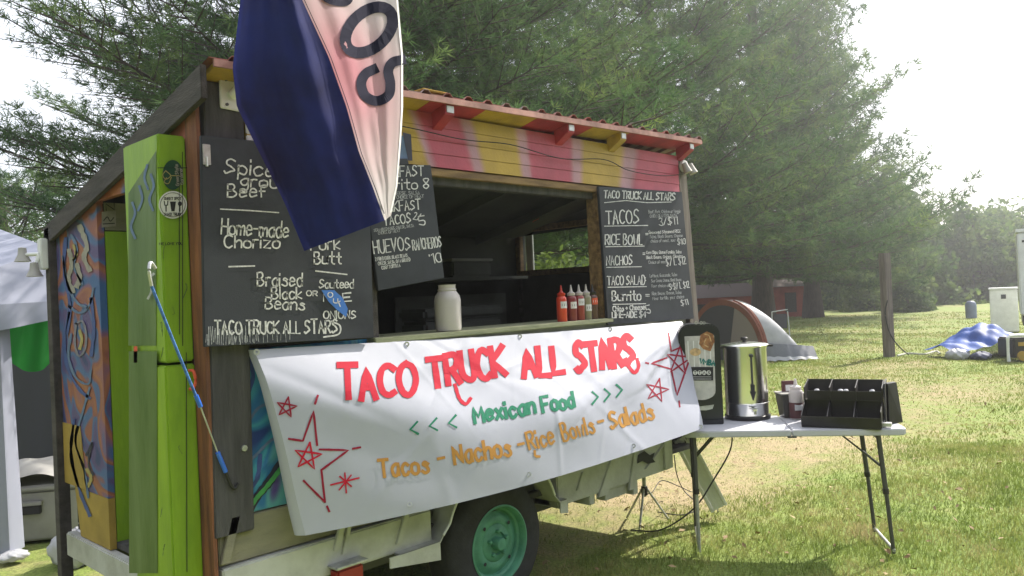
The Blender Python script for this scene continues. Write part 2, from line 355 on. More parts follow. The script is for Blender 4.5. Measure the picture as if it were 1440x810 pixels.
class Surf:
    """curved cloth f(u,v); inv finds the point of the cloth on a line of sight"""
    def __init__(s, f, off=.003):
        s.f = f; s.off = off
        us, vs = np.meshgrid(np.linspace(0,1,13), np.linspace(0,1,9)); s.uv = np.stack([us.ravel(), vs.ravel()], 1)
        s.pp = np.array([proj(f(u, v)) for u, v in s.uv])
    def inv(s, x, y):
        t = np.array([x, y]); k = np.argmin(((s.pp-t)**2).sum(1)); uv = s.uv[k].copy()
        for _ in range(8):
            p = proj(s.f(*uv)); e = t-p
            if abs(e).max() < .05: break
            h = 1e-3; J = np.stack([(proj(s.f(uv[0]+h, uv[1]))-p)/h, (proj(s.f(uv[0], uv[1]+h))-p)/h], 1)
            try: du = np.linalg.solve(J, e)
            except Exception: break
            uv = np.clip(uv+np.clip(du, -.2, .2), -.05, 1.05)
        P = s.f(*uv); d = np.array([0, 0, H])-P; return P+d/np.linalg.norm(d)*s.off
def planeY(c, off=.003):
    return lambda x, y: onY(x, y, c-off)
def planeX(c, off=.003):
    return lambda x, y: onX(x, y, c-off)
def norm(a): return a/(np.linalg.norm(a, axis=-1, keepdims=True)+1e-9)
# ------------------------------------------------------------------ ground and far wood floor
def ground_color(t):
    g = t.nodes.new('ShaderNodeNewGeometry')
    def noise(sc_, det=5, dist=0):
        n = t.nodes.new('ShaderNodeTexNoise'); n.inputs['Scale'].default_value = sc_; n.inputs['Detail'].default_value = det; n.inputs['Distortion'].default_value = dist
        t.links.new(g.outputs['Position'], n.inputs[0]); return n.outputs[0]
    r1 = ramp_node(t, [(.34,(.13,.19,.03)),(.48,(.19,.245,.05)),(.58,(.235,.235,.08)),(.72,(.33,.26,.14))])
    # patches of dry grass, drier behind the trailer and table where people walked
    s = t.nodes.new('ShaderNodeSeparateXYZ'); t.links.new(g.outputs['Position'], s.inputs[0])
    def blob(cx, cy, rx, ry, amp):
        dx = math_node(t, 'DIVIDE', math_node(t, 'SUBTRACT', s.outputs[0], cx), rx); dy = math_node(t, 'DIVIDE', math_node(t, 'SUBTRACT', s.outputs[1], cy), ry)
        d = math_node(t, 'ADD', math_node(t, 'MULTIPLY', dx, dx), math_node(t, 'MULTIPLY', dy, dy))
        e = math_node(t, 'POWER', 2.718, math_node(t, 'MULTIPLY', d, -1.0)); return math_node(t, 'MULTIPLY', e, amp)
    v = math_node(t, 'ADD', math_node(t, 'MULTIPLY', noise(.45, 6, .4), .55), math_node(t, 'MULTIPLY', noise(5, 4), .45))
    for a in BLOBS: v = math_node(t, 'ADD', v, blob(*a))
    t.links.new(v, r1.inputs[0])
    n3 = noise(55, 3); mr = t.nodes.new('ShaderNodeMapRange'); mr.inputs[1].default_value = .3; mr.inputs[2].default_value = .7; mr.inputs[3].default_value = .6; mr.inputs[4].default_value = 1.3
    t.links.new(n3, mr.inputs[0]); sv = t.nodes.new('ShaderNodeVectorMath'); sv.operation = 'SCALE'
    t.links.new(r1.outputs[0], sv.inputs[0]); t.links.new(mr.outputs[0], sv.inputs['Scale']); return sv.outputs[0]
BLOBS = [(6.4, 3.8, 1.5, .9, .16), (8.6, 3.5, 2.4, .8, .09), (11.5, 3.4, 4.0, .9, .09), (16, 5, 3, 1.2, .05), (6.2, 1.2, 2.0, 1.2, -.08), (4.5, 2.2, 1.0, .7, -.05), (5.6, 3.7, .8, .5, .1), (-.5, 5, 2.5, 4, .05)]
M['ground'] = mramp('lawn', ground_color, rough=.95, bump=.6, bscale=90)
xs = np.unique(np.concatenate([np.linspace(-400, -12, 14), np.linspace(-12, 30, 170), np.linspace(30, 420, 26)]))
ys = np.unique(np.concatenate([np.linspace(-200, -4, 10), np.linspace(-4, 16, 90), np.linspace(16, 460, 28)]))
def gz(x, y): return .018*math.sin(x*1.7+y*.9)*math.cos(y*1.3-x*.4)+.012*math.sin(x*4.1)*math.sin(y*3.7)-.02
me = bpy.data.meshes.new('ground')
nx, ny = len(xs), len(ys)
me.from_pydata([(x, y, gz(x, y)) for y in ys for x in xs], [], [(j*nx+i, j*nx+i+1, (j+1)*nx+i+1, (j+1)*nx+i) for j in range(ny-1) for i in range(nx-1)])
o = link('ground', me, 'ground', smooth=True); tag(o, kind='structure')
# ------------------------------------------------------------------ grass blades
def blades(n, rmin, rmax, az0, az1, hgt, wid, seed):
    g = np.random.default_rng(seed)
    r = np.sqrt(g.uniform(rmin**2, rmax**2, n)); a = np.radians(g.uniform(az0, az1, n))
    x = r*np.cos(a); y = r*np.sin(a)
    dry = sum(am*np.exp(-((x-cx)/rx)**2-((y-cy)/ry)**2) for cx, cy, rx, ry, am in BLOBS if am > 0)
    clump = np.sin(x*3.1+np.sin(y*2.3)*2)*np.cos(y*3.7+x)*.5+.5
    under = (y > 3.15) & (x < 4.8)
    keep = (g.uniform(0, 1, n) > np.clip(dry*6, 0, .8)) & ~(under & (g.uniform(0, 1, n) > .12))
    x, y, clump, dry = x[keep], y[keep], clump[keep], dry[keep]; n = len(x)
    h = hgt*g.uniform(.4, 1.05, n)*(.6+.55*clump)*np.clip(1-dry*3.5, .35, 1); th = g.uniform(0, 2*np.pi, n); ln = g.uniform(.2, .9, n)*h
    z = .018*np.sin(x*1.7+y*.9)*np.cos(y*1.3-x*.4)+.012*np.sin(x*4.1)*np.sin(y*3.7)-.024
    wx, wy = np.cos(th)*wid, np.sin(th)*wid; la = g.uniform(0, 2*np.pi, n); lx, ly = np.cos(la)*ln, np.sin(la)*ln
    v = np.zeros((n, 5, 3)); v[:,0] = np.stack([x-wx, y-wy, z], 1); v[:,1] = np.stack([x+wx, y+wy, z], 1)
    v[:,2] = np.stack([x+wx*.7+lx*.35, y+wy*.7+ly*.35, z+h*.6], 1); v[:,3] = np.stack([x-wx*.7+lx*.35, y-wy*.7+ly*.35, z+h*.6], 1); v[:,4] = np.stack([x+lx, y+ly, z+h], 1)
    base = (np.arange(n)*5)[:, None]
    f = np.concatenate([base+[0,1,2], base+[0,2,3], base+[3,2,4]], 1).reshape(-1, 3)
    return v.reshape(-1, 3), f
def tri_mesh(name, v, f, m, parent=None):
    me = bpy.data.meshes.new(name); me.vertices.add(len(v)); me.vertices.foreach_set('co', v.astype(np.float32).ravel())
    me.loops.add(f.size); me.loops.foreach_set('vertex_index', f.astype(np.int32).ravel()); me.polygons.add(len(f))
    me.polygons.foreach_set('loop_start', np.arange(len(f), dtype=np.int32)*3); me.update(calc_edges=True)
    return link(name, me, m, parent)
def cat_tris(parts):
    V, Fs, b = [], [], 0
    for v, f in parts: V.append(v); Fs.append(f+b); b += len(v)
    return np.concatenate(V), np.concatenate(Fs)
def blade_color(t):
    g = t.nodes.new('ShaderNodeNewGeometry'); n = t.nodes.new('ShaderNodeTexNoise'); n.inputs['Scale'].default_value = 1.6; n.inputs['Detail'].default_value = 10; n.inputs['Roughness'].default_value = .85
    t.links.new(g.outputs['Position'], n.inputs[0]); r = ramp_node(t, [(.36,(.12,.18,.03)),(.46,(.19,.25,.05)),(.54,(.30,.31,.10)),(.62,(.44,.37,.20))]); t.links.new(n.outputs[0], r.inputs[0]); return r.outputs[0]
def leafmat(name, colfn, tr=.45, rough=.55, spec=.25):
    m = mramp(name, colfn, rough=rough, bump=0); t = m.node_tree; b = t.nodes['Principled BSDF']; b.inputs['Specular IOR Level'].default_value = spec
    for l in list(b.inputs['Normal'].links): t.links.remove(l)
    x = t.nodes.new('ShaderNodeBsdfTranslucent'); mx = t.nodes.new('ShaderNodeMixShader'); mx.inputs[0].default_value = tr
    t.links.new(b.inputs['Base Color'].links[0].from_socket, x.inputs[0]); t.links.new(b.outputs[0], mx.inputs[1]); t.links.new(x.outputs[0], mx.inputs[2]); t.links.new(mx.outputs[0], t.nodes['Material Output'].inputs[0]); return m
M['blade'] = leafmat('grass_blade', blade_color, .4)
v, f = cat_tris([blades(52000, 3.2, 5.6, -2, 62, .062, .0022, 1), blades(80000, 5.6, 9, -2, 50, .055, .003, 2), blades(75000, 9, 18, 4, 44, .05, .006, 3), blades(7000, 3.4, 9, -2, 55, .12, .0026, 4), blades(30000, 17, 26, 6, 42, .05, .010, 5), blades(16000, 25, 40, 8, 40, .06, .016, 6)])
o = tri_mesh('grass', v, f, 'blade'); tag(o, 'green mown lawn with dry straw patches around the trailer', 'grass', kind='stuff')
g = np.random.default_rng(21); n = 900; r = g.uniform(4, 14, n); a = np.radians(g.uniform(0, 48, n)); x = r*np.cos(a); y = r*np.sin(a); s = g.uniform(.012, .032, (n, 1)); P = np.stack([x, y, g.uniform(.0, .03, n)], 1)
d1 = norm(g.normal(0, 1, (n, 3))*[1,1,.35]); d2 = norm(np.cross(d1, [0,0,1.]+g.normal(0,.3,(n,3)))); v = np.stack([P-d1*s, P-d2*s*.5, P+d1*s, P+d2*s*.5+[0,0,.006]], 1).reshape(-1, 3); i = (np.arange(n)*4)[:, None]
o = tri_mesh('dry_leaves', v, np.concatenate([i+[0,1,2], i+[0,2,3]], 1).reshape(-1, 3), mat('dry_leaf', (.20,.12,.05), .8, col2=(.34,.26,.13), vscale=3)); tag(o, 'scattered dry leaves and bits lying on the lawn', 'leaves', kind='stuff')
# ------------------------------------------------------------------ food trailer
XL, XR, YF, YB = 1.375, 4.86, 2.9, 4.56
T = thing('food_trailer', (3.1, 3.7, 0), 'painted wooden food trailer with striped pink and yellow header, serving hatch and green wheel', 'food trailer')
def roofz(y, x=1.36): return 2.567-(4.8-x)*.022-(y-2.80)*.235
# corner posts
MB().hexa([(1.375,2.9,.74),(1.535,2.9,.74),(1.535,3.0,.74),(1.375,3.0,.74),(1.405,2.9,2.462),(1.565,2.9,2.466),(1.565,3.0,2.44),(1.405,3.0,2.44)]).build('corner_post', 'greywood', T, bevel=.004)
MB().hexa([(4.80,2.9,.62),(4.93,2.9,.62),(4.93,3.0,.62),(4.80,3.0,.62),(4.70,2.9,2.47),(4.80,2.9,2.47),(4.80,3.0,2.46),(4.70,3.0,2.46)]).build('corner_post', 'postwood', T, bevel=.004)
MB().hexa([(1.345,4.56,.22),(1.40,4.56,.22),(1.40,4.63,.22),(1.345,4.63,.22),(1.345,4.56,2.06),(1.40,4.56,2.06),(1.40,4.63,2.05),(1.345,4.63,2.05)]).build('rear_post', 'darkwood', T, bevel=.003)
boxobj('rear_post', (4.78,4.47,.5), (4.86,4.56,2.1), 'darkwood', T)
MB().hexa([(1.37,2.905,.5),(1.385,2.905,.5),(1.385,3.0,.5),(1.37,3.0,.5),(1.37,2.905,2.36),(1.385,2.905,2.36),(1.385,3.0,2.34),(1.37,3.0,2.34)]).build('cedar_trim', 'redwood', T)
# header: lapped siding boards painted in a sunburst
hb = [2.228, 2.292, 2.356, 2.420, 2.484]
for i in range(4):
    a, b = hb[i], hb[i+1]
    m_ = MB(); m_.add([(1.57,2.8955,a+.001),(4.70,2.8955,a+.001),(4.70,2.899,b),(1.57,2.899,b),(1.57,2.93,a+.002),(4.70,2.93,a+.002),(4.70,2.93,b),(1.57,2.93,b)], [(0,1,2,3),(0,4,5,1),(3,2,6,7),(0,3,7,4),(1,5,6,2),(4,7,6,5)])
    m_.build('siding_board', 'header', T)
boxobj('header_beam', (1.60,2.93,2.205), (4.70,3.02,2.46), 'rawwood', T)
boxobj('header_trim', (2.12,2.902,2.186), (3.83,2.932,2.224), 'rawwood', T, .003)
boxobj('header_trim', (2.14,2.935,2.15), (3.80,2.99,2.192), 'greywood', T, .003)
# sagging wire stapled across the header
MB().tube(catmull([(1.60,2.878,2.40),(2.3,2.876,2.395),(2.7,2.876,2.375),(3.05,2.876,2.385),(3.45,2.876,2.35),(3.85,2.876,2.38),(4.1,2.876,2.335),(4.45,2.876,2.33),(4.72,2.876,2.36)], 8), .0028, 5).build('wire', 'cable', T)
# roof: corrugated sheet, fascia, rafters, soffit boards
mb = MB(); nxr = 26; x0, x1 = 1.372, 4.83
prof = []
for i in range(nxr):
    xa = x0+(x1-x0)*i/nxr; dx = (x1-x0)/nxr
    prof += [(xa, 0), (xa+dx*.55, 0), (xa+dx*.68, .018), (xa+dx*.86, .018)]
prof.append((x1, 0)); vs = []
for y in (2.785, 4.72):
    for x, dz in prof: vs.append((x, y, roofz(y, x)+.022+dz))
for y in (2.785, 4.72):
    for x, dz in prof: vs.append((x, y, roofz(y, x)+.019+dz))
n = len(prof); mb.add(vs, [(i, i+1, n+i+1, n+i) for i in range(n-1)]+[(2*n+i, 3*n+i, 3*n+i+1, 2*n+i+1) for i in range(n-1)]+[(i, 2*n+i, 2*n+i+1, i+1) for i in range(n-1)])
mb.build('corrugated_roof', 'roofmetal', T)
cols = [(1.40,2.44,'yellow'),(2.44,2.80,'pink'),(2.80,3.18,'yellow'),(3.18,3.66,'pink'),(3.66,4.02,'yellow'),(4.02,4.85,'pink')]
for xa, xb, c in cols:
    ya, yb = 2.794, 2.93; xa += .001; xb -= .001
    MB().hexa([(xa,ya,roofz(ya,xa)-.004),(xb,ya,roofz(ya,xb)-.004),(xb,yb,roofz(yb,xb)-.004),(xa,yb,roofz(yb,xa)-.004),(xa,ya,roofz(ya,xa)+.016),(xb,ya,roofz(ya,xb)+.016),(xb,yb,roofz(yb,xb)+.016),(xa,yb,roofz(yb,xa)+.016)]).build('soffit_board', c, T)
za, zb_ = roofz(2.79, 1.39), roofz(2.79, 4.82)
MB().hexa([(1.39,2.780,za-.010),(4.82,2.780,zb_-.010),(4.82,2.792,zb_-.010),(1.39,2.792,za-.010),(1.39,2.780,za+.018),(4.82,2.780,zb_+.018),(4.82,2.792,zb_+.018),(1.39,2.792,za+.018)]).build('fascia', mat('faded_pink_trim', (.42,.22,.20), .7, var=.4, vscale=6), T)
for x, c in ((2.56,'pink'),(3.46,'pink'),(3.95,'yellow'),(4.72,'pink'),(1.75,'yellow')):
    ya, yb = 2.802, 2.905; rz = lambda y: roofz(y, x)
    MB().hexa([(x-.03,ya,rz(ya)-.052),(x+.03,ya,rz(ya)-.052),(x+.03,yb,rz(yb)-.09),(x-.03,yb,rz(yb)-.09),(x-.03,ya,rz(ya)-.006),(x+.03,ya,rz(ya)-.006),(x+.03,yb,rz(yb)-.006),(x-.03,yb,rz(yb)-.006)]).build('rafter', c, T, bevel=.002)
    boxobj('rafter_cap', (x-.022,2.797,rz(ya)-.044), (x+.022,2.8015,rz(ya)-.012), 'galv', T, 0)
boxobj('roof_plank', (2.40,2.80,roofz(2.8,2.5)+.042), (2.56,3.10,roofz(2.9,2.5)+.075), 'yellow', T, .004)
# rake board on the end wall
def rake(y): return roofz(y)-.012
pr = [(1.345,2.80,rake(2.80)-.115),(1.345,4.64,rake(4.64)-.085),(1.345,4.64,rake(4.64)+.012),(1.345,2.80,rake(2.80)+.012)]
MB().slab(pr, (.024,0,0)).build('rake_board', 'darkwood', T, bevel=.003)
# end wall (faces -X): mural panels around a doorway
zt = lambda y: rake(y)-.03
def wallpanel(name, y0, y1, z0, z1f, m):
    return MB().slab([(1.378,y0,z0),(1.378,y1,z0),(1.378,y1,z1f(y1)),(1.378,y0,z1f(y0))], (.03,0,0)).build(name, m, T)
wallpanel('mural_panel', 3.972, 4.555, .74, zt, 'mural')
MB().slab([(1.378,3.972,.50),(1.378,4.36,.50),(1.378,4.42,.738),(1.378,3.972,.738)], (.03,0,0)).build('mural_panel', 'muralyellow', T)
MB().slab([(1.377,4.24,.742),(1.377,4.555,.742),(1.377,4.555,1.05),(1.377,4.30,1.05)], (-.003,0,0)).build('mural_patch', 'muralyellow', T)
wallpanel('lintel_panel', 3.54, 3.968, 2.125, zt, 'muralwarm')
wallpanel('mural_panel', 3.002, 3.538, .50, zt, 'muralwarm')
iX = planeX(1.378, .004)
def paint(lines, wpx, m): return ribbons('painted_swirl', [catmull(l, 6) for l in lines], wpx, iX, m, T, .3)
paint([[(97,352),(101,372),(96,392),(102,410)],[(112,318),(122,345),(118,362),(126,380)],[(108,372),(112,392),(108,402)]], 7, 'p_cream')
paint([[(88,360),(95,400),(108,425),(122,432)],[(100,330),(108,350),(104,375),(116,400)],[(96,430),(112,440),(126,428),(131,405)],[(100,470),(96,500),(106,530),(124,540),(128,520)],[(126,545),(116,580),(106,620),(118,660),(124,700)]], 3.4, 'p_sky')
paint([[(92,335),(90,380),(98,430),(94,470)],[(97,440),(90,480),(96,520),(112,548),(126,560)],[(128,420),(132,460),(128,500)],[(104,590),(100,640),(112,690),(126,725)]], 4.2, 'p_blue')
paint([[(107,455),(116,452),(121,470),(119,492),(110,500),(105,480),(107,455)]], 3, 'p_lilac')
paint([[(112,465),(115,478),(112,490)],[(104,345),(107,358),(103,366)],[(122,660),(128,672),(124,684)]], 4, 'p_yellow')
paint([[(121,640),(130,622),(124,650),(131,668)]], 2.4, 'p_dark')
# Y-facing green partition just inside the doorway, with a notice board
gp = [onY(133,322,3.975), onY(166,319,3.975), onY(167,745,3.975), onY(133,758,3.975)]
MB().slab([(1.412,3.975,.53),(1.60,3.975,.53),(1.60,3.975,1.985),(1.412,3.975,1.985)], (0,.03,0)).build('green_partition', 'lime', T)
MB().slab([(1.412,3.973,1.99),(1.60,3.973,1.99),(1.60,3.973,2.12),(1.412,3.973,2.12)], (0,.03,0)).build('partition_top', 'ply', T)
fillpoly('notice', [(143,298),(163,296),(163,318),(143,320)], planeY(3.973,.004), 'p_cream', T)
ribbons('notice_print', strokes('IN', (145,296), (161,295), 9)+[catmull([(146,310),(151,305),(155,311),(160,306)])]+[[np.array((145,315.)),np.array((161,314.))]], 1.3, planeY(3.973,.006), 'ink', T)
# folded Dutch door beside the doorway: upper and lower leaf
dx0 = float(onY(220,208,3.01)[0]); 
iD = planeY(3.0, .002); 
MB().slab([(dx0,3.0,1.405),(1.37,3.0,1.405),(1.37,3.0,2.262),(dx0,3.0,2.262)], (0,.33,0)).build('upper_door', 'lime', T, bevel=.006)
MB().slab([(dx0-.008,2.997,.36),(1.37,2.997,.36),(1.37,2.997,1.395),(dx0-.008,2.997,1.395)], (0,.345,0)).build('lower_door', 'lime', T, bevel=.006)
iDX = planeX(dx0, .002); iDL = planeX(dx0-.008, .002)
ud = T.children[-2]
fillpoly('door_skin', [(219.5,212),(219.5,486),(180.5,486),(180.5,272)], planeX(dx0,.002), 'limeshade', T)  # side face of the leaf, coloured as it looks in shade
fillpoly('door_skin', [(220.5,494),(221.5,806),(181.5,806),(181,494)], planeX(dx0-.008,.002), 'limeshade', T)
ribbons('graffiti', [catmull(l) for l in ([(186,285),(190,300),(184,318),(190,335)],[(196,262),(200,280),(194,296)],[(212,245),(216,262),(210,280),(215,296)],[(207,232),(203,250),(208,266)])], 3.5, planeX(dx0,.004), 'p_sky', T)
for (xa, ya, xb, yb) in ((256.5,214,257,486),(252,238,252.5,470),(262,496,263,804),(222,236,266,236)):
    ribbons('door_seam', [[np.array((xa,ya),float),np.array((xb,yb),float)]], 1.1, planeY(2.997,.004), 'ink', T, 0)
fillpoly('sticker', [(188,487),(193,487),(193,510),(188,510)], iDL, 'redcloth', T)
# stickers on the door edge
def disc(cx, cy, rx, ry, n=28): return [(cx+rx*math.cos(2*math.pi*i/n), cy+ry*math.sin(2*math.pi*i/n)) for i in range(n)]
for k in range(9):
    px, py = random.uniform(224, 262), random.uniform(330, 790); ribbons('scuff', [catmull([(px,py),(px+random.uniform(-3,3),py+random.uniform(3,9)),(px+random.uniform(-4,4),py+random.uniform(10,22))])], random.uniform(.5,1.2), planeY(2.997,.0035), 'limeshade', T, .5)
s1 = fillpoly('green_sticker', disc(243,246,14.5,21), planeY(2.997,.004), 'stickergreen', T); s1['label'] = 'round dark green sticker with a heart plant mark'
ribbons('sticker_print', [catmull(l) for l in ([(233,240),(229,246),(233,252),(240,247),(233,240)],[(234,250),(231,256),(237,258),(241,249)],[(240,247),(252,247)])], 1.2, planeY(2.997,.006), 'p_yellow', T)
ribbons('sticker_print', strokes('Green State', (252,261), (250,231), 4.5)+strokes('Gardener', (258,259), (256,236), 4.5), .9, planeY(2.997,.006), 'p_cream', T)
s2 = fillpoly('white_sticker', disc(243,288,20,19.5), planeY(2.997,.004), 'stickerwhite', T); s2['label'] = 'round white sticker with fork, cup and spoon'
ribbons('sticker_print', [[np.array(p) for p in disc(243,288,17.5,17,30)+disc(243,288,17.5,17,30)[:1]]], .7, planeY(2.997,.006), 'ink', T)
ribbons('sticker_print', strokes('SWEET SPOT', (231,281), (255,281), 3.6)+strokes('SNACK TRUCK', (231,303), (255,303), 3.6), .8, planeY(2.997,.006), 'ink', T)
fillpoly('sticker_print', [(239,283.5),(247.5,283.5),(245.5,297),(241,297)], planeY(2.997,.006), 'ink', T)
fillpoly('sticker_print', disc(253,286.5,3,3.2,12), planeY(2.997,.006), 'ink', T)
ribbons('sticker_print', [[np.array((253,288.)),np.array((253,297.))],[np.array((233.5,289.)),np.array((233.5,297.))],[np.array((231,283.)),np.array((231.5,288.5)),np.array((235.5,288.5)),np.array((236,283.))]], 1.5, planeY(2.997,.006), 'ink', T)
ribbons('door_writing', strokes('WE LOVE YOU', (224,344.5), (257,344), 3.2, .04), .9, planeY(2.997,.004), 'ink', T)
ribbons('door_latch', [catmull([(216,385),(211,392),(213,408),(208,420)])], 3, planeX(dx0,.012), 'galv', T)
MB().tube(catmull([onY(266,521,2.985), onY(272,522,2.965), onY(275,535,2.96), onY(272,546,2.965), onY(267,547,2.985)], 5), .006, 6).build('door_handle', 'redcloth', T, smooth=True)
boxobj('hinge', onY(283,203,2.852), onY(297,232,2.84), 'galv', T, .001)
MB().tube([onY(290,220,2.842), onY(291,234,2.842)], .005, 8).build('hinge_pin', 'galv', T)
# inner lining of the doorway (pale appliance side further in)
boxobj('fridge', (1.62,3.56,.56), (2.2,4.0,1.30), 'whitemetal', T, .01)
# deck edge and floor
boxobj('floor', (1.41,2.95,.50), (4.80,4.50,.53), 'greywood', T, .003)
boxobj('deck_beam', (1.36,3.36,.375), (1.409,4.52,.495), 'whitepaint', T, .006)
boxobj('deck_beam', (1.50,4.40,.36), (4.80,4.50,.495), 'whitepaint', T, .006)
# side wall below the counter
boxobj('mural_board', (1.54,2.93,.80), (2.44,2.955,1.435), 'muralblue', T, .002)
boxobj('wall_board', (2.445,2.93,.80), (4.80,2.955,1.435), 'whitepaint', T, .002)
iF = planeY(2.93, .003)
ribbons('painted_leaf', [catmull([(352,716),(362,698),(378,678),(396,650),(410,632)])], 12, iF, 'p_dark', T)
ribbons('painted_leaf', [catmull([(349,722),(358,704),(372,688),(388,668),(402,648)])], 6, planeY(2.93,.006), 'p_green', T)
ribbons('painted_swirl', [catmull([(346,600),(362,575),(380,568),(398,572)]), catmull([(348,650),(360,640),(380,620),(398,612)])], 4, iF, 'p_sky', T)
ribbons('painted_swirl', [catmull([(346,560),(356,530),(350,505)]), catmull([(350,690),(362,672),(366,640)])], 6, iF, 'p_blue', T)
# lower skirt
def fr(px0, py0, px1, py1, y0, y1, name, m, bev=.003):
    a = onY(px0, py0, y0); b = onY(px1, py1, y0); return boxobj(name, (min(a[0],b[0]), y0, min(a[2],b[2])), (max(a[0],b[0]), y1, max(a[2],b[2])), m, T, bev)
boxobj('skirt_board', (1.40,2.925,.625), (2.28,2.95,.795), 'ply', T)
boxobj('skirt_board', (2.285,2.925,.625), (4.72,2.95,.795), 'whitepaint', T)
boxobj('sill_beam', (1.40,2.90,.47), (2.42,2.97,.62), 'whitepaint', T, .006)
boxobj('sill_beam', (3.32,2.90,.43), (4.45,2.97,.62), 'whitepaint', T, .006)
boxobj('sill_beam', (2.0,2.99,.50), (4.4,3.05,.62), 'darksteel', T, .004)
def brace(p, q, wdt, m, y=2.888):
    p = onY(*p, y); q = onY(*q, y)
    return MB().slab([p, p+[wdt,0,0], q+[wdt,0,0], q], (0,.018,0)).build('brace', m, T, bevel=.002)
brace((312,795), (326,728), .035, 'ply', 2.9)
brace((470,775), (478,742), .03, 'whitepaint'); brace((558,766), (574,706), .03, 'whitepaint'); brace((482,780), (490,738), .02, 'whitepaint')
brace((842,700), (862,640), .085, 'whitepaint'); brace((885,690), (893,630), .05, 'whitepaint'); brace((812,690), (820,664), .02, 'whitepaint'); brace((908,660),(936,622), .02, 'whitepaint')
fillpoly('torn_patch', [(897,640),(906,634),(914,640),(921,636),(918,645),(922,650),(910,652),(904,648),(896,652)], planeY(2.888,.003), 'ink', T)
boxobj('end_plate', (4.36,2.885,.44), (4.45,2.899,.72), 'whitepaint', T, .002)
# tail light
boxobj('tail_light', (1.86,2.84,.40), (1.99,2.90,.50), 'redlens', T, .008)
boxobj('tail_light_hood', (1.85,2.83,.505), (2.01,2.90,.515), 'galv', T, .002)
# frame steel and outriggers below
boxobj('chassis_rail', (1.45,3.10,.36), (4.75,3.16,.46), 'darksteel', T)
boxobj('chassis_rail', (1.45,4.20,.36), (4.75,4.26,.46), 'darksteel', T)
boxobj('outrigger', (3.62,2.92,.37), (3.67,4.4,.428), 'whitepaint', T); boxobj('outrigger', (4.05,2.92,.34), (4.10,4.4,.428), 'whitepaint', T)
boxobj('chock_block', (3.78,2.93,.36), (4.0,3.0,.43), 'whitepaint', T)
# fender
WX, WZ, WR = 2.865, .345, .335
path = [(2.20,.475),(2.43,.475),(2.45,.50)]+[(WX+.40*math.cos(a), WZ+.05+.40*math.sin(a)) for a in np.linspace(R_(158), R_(18), 22)]+[(3.29,.475),(3.35,.475),(3.35,.42)]
mb = MB(); P0 = [(x, 2.855, z) for x, z in path]; P1 = [(x, 3.10, z) for x, z in path]; Q0 = [(x, 2.855, z-.008) for x, z in path]; Q1 = [(x, 3.10, z-.008) for x, z in path]; n = len(path)
mb.add(P0+P1+Q0+Q1, [(i, i+1, n+i+1, n+i) for i in range(n-1)]+[(2*n+i, 3*n+i, 3*n+i+1, 2*n+i+1) for i in range(n-1)]+[(i, 2*n+i, 2*n+i+1, i+1) for i in range(n-1)])
mb.build('fender', 'whitepaint', T, smooth=False)
MB().tube([(x, 2.855, z) for x, z in path[2:-3]], .006, 6).build('fender_lip', 'whitemetal', T)
MB().slab([(2.14,2.856,.475),(2.43,2.856,.475),(2.43,2.856,.39),(2.14,2.856,.43)], (0,.008,0)).build('fender_bracket', 'whitepaint', T)
MB().slab([(3.29,2.856,.475),(3.35,2.856,.475),(3.35,2.856,.40),(3.29,2.856,.41)], (0,.008,0)).build('fender_bracket', 'whitepaint', T)
# wheels
def wheel(y, s):
    tp = [(.19,.0),(.215,-.008),(.27,-.006),(.305,.006),(.322,.02),(.333,.035),(.335,.09),(.335,.12),(.333,.165),(.322,.18),(.27,.20),(.19,.19)]
    W = MB().lathe(tp, (WX, y, WZ), (0,s,0), 48).build('tyre', 'rubber', T, smooth=True)
    g = MB()
    for rr in (.012,.045,.08,.115,.15): pass
    for k in range(40):
        t = 2*math.pi*k/40; c_, s_ = math.cos(t), math.sin(t)
    rp = [(.194,.0),(.196,-.006),(.188,-.010),(.180,.0),(.176,.03),(.165,.036),(.160,.05),(.150,.048),(.135,.030),(.11,.025),(.095,.03),(.085,.022),(.06,.018),(.055,.03),(.0,.03)]
    MB().lathe(rp, (WX, y, WZ), (0,s,0), 48).build('rim', 'rim', T, smooth=True)
    MB().lathe([(.034,.03),(.034,-.008),(.028,-.016),(0,-.018)], (WX, y, WZ), (0,s,0), 24).build('hub_cap', 'rim', T, smooth=True)
    for k in range(5):
        t = 2*math.pi*k/5+.3; MB().lathe([(.011,.025),(.011,.004),(.007,.0),(0,.0)], (WX+.062*math.cos(t), y, WZ+.062*math.sin(t)), (0,s,0), 6).build('lug_nut', 'rim', T)
    for k in range(4):
        t = 2*math.pi*k/4+.75; c = Vector((WX+.123*math.cos(t), y+.020*s, WZ+.123*math.sin(t)))
        MB().lathe([(.010,.001),(0,.001)], c, (0,-s,0), 10).build('rim_slot', 'ink', T)
wheel(2.905, 1); wheel(4.45, -1)
MB().tube([(WX,3.05,WZ),(WX,4.35,WZ)], .03, 10).build('axle', 'darksteel', T)
# counter and hatch
boxobj('counter', (2.12,2.868,1.412), (3.86,3.20,1.438), mat('counter_board', (.30,.31,.20), .6, col2=(.17,.19,.12), vscale=5, bump=.2, stretch=(1,6,6)), T, .004)
boxobj('hatch_jamb', (3.815,2.905,1.44), (3.835,3.0,2.185), 'rawwood', T, .002)
boxobj('hatch_jamb', (2.13,2.905,1.44), (2.17,3.0,2.185), 'darkwood', T, .002)
for z in (1.62, 1.82, 2.04): boxobj('jamb_block', (3.804,2.925,z), (3.8145,2.955,z+.045), 'rawwood', T, .001)
boxobj('wall_board', (3.838,2.93,1.44), (4.78,2.955,2.226), 'darkwood', T, 0)
boxobj('wall_board', (1.54,2.93,1.44), (2.128,2.955,2.226), 'darkwood', T, 0)
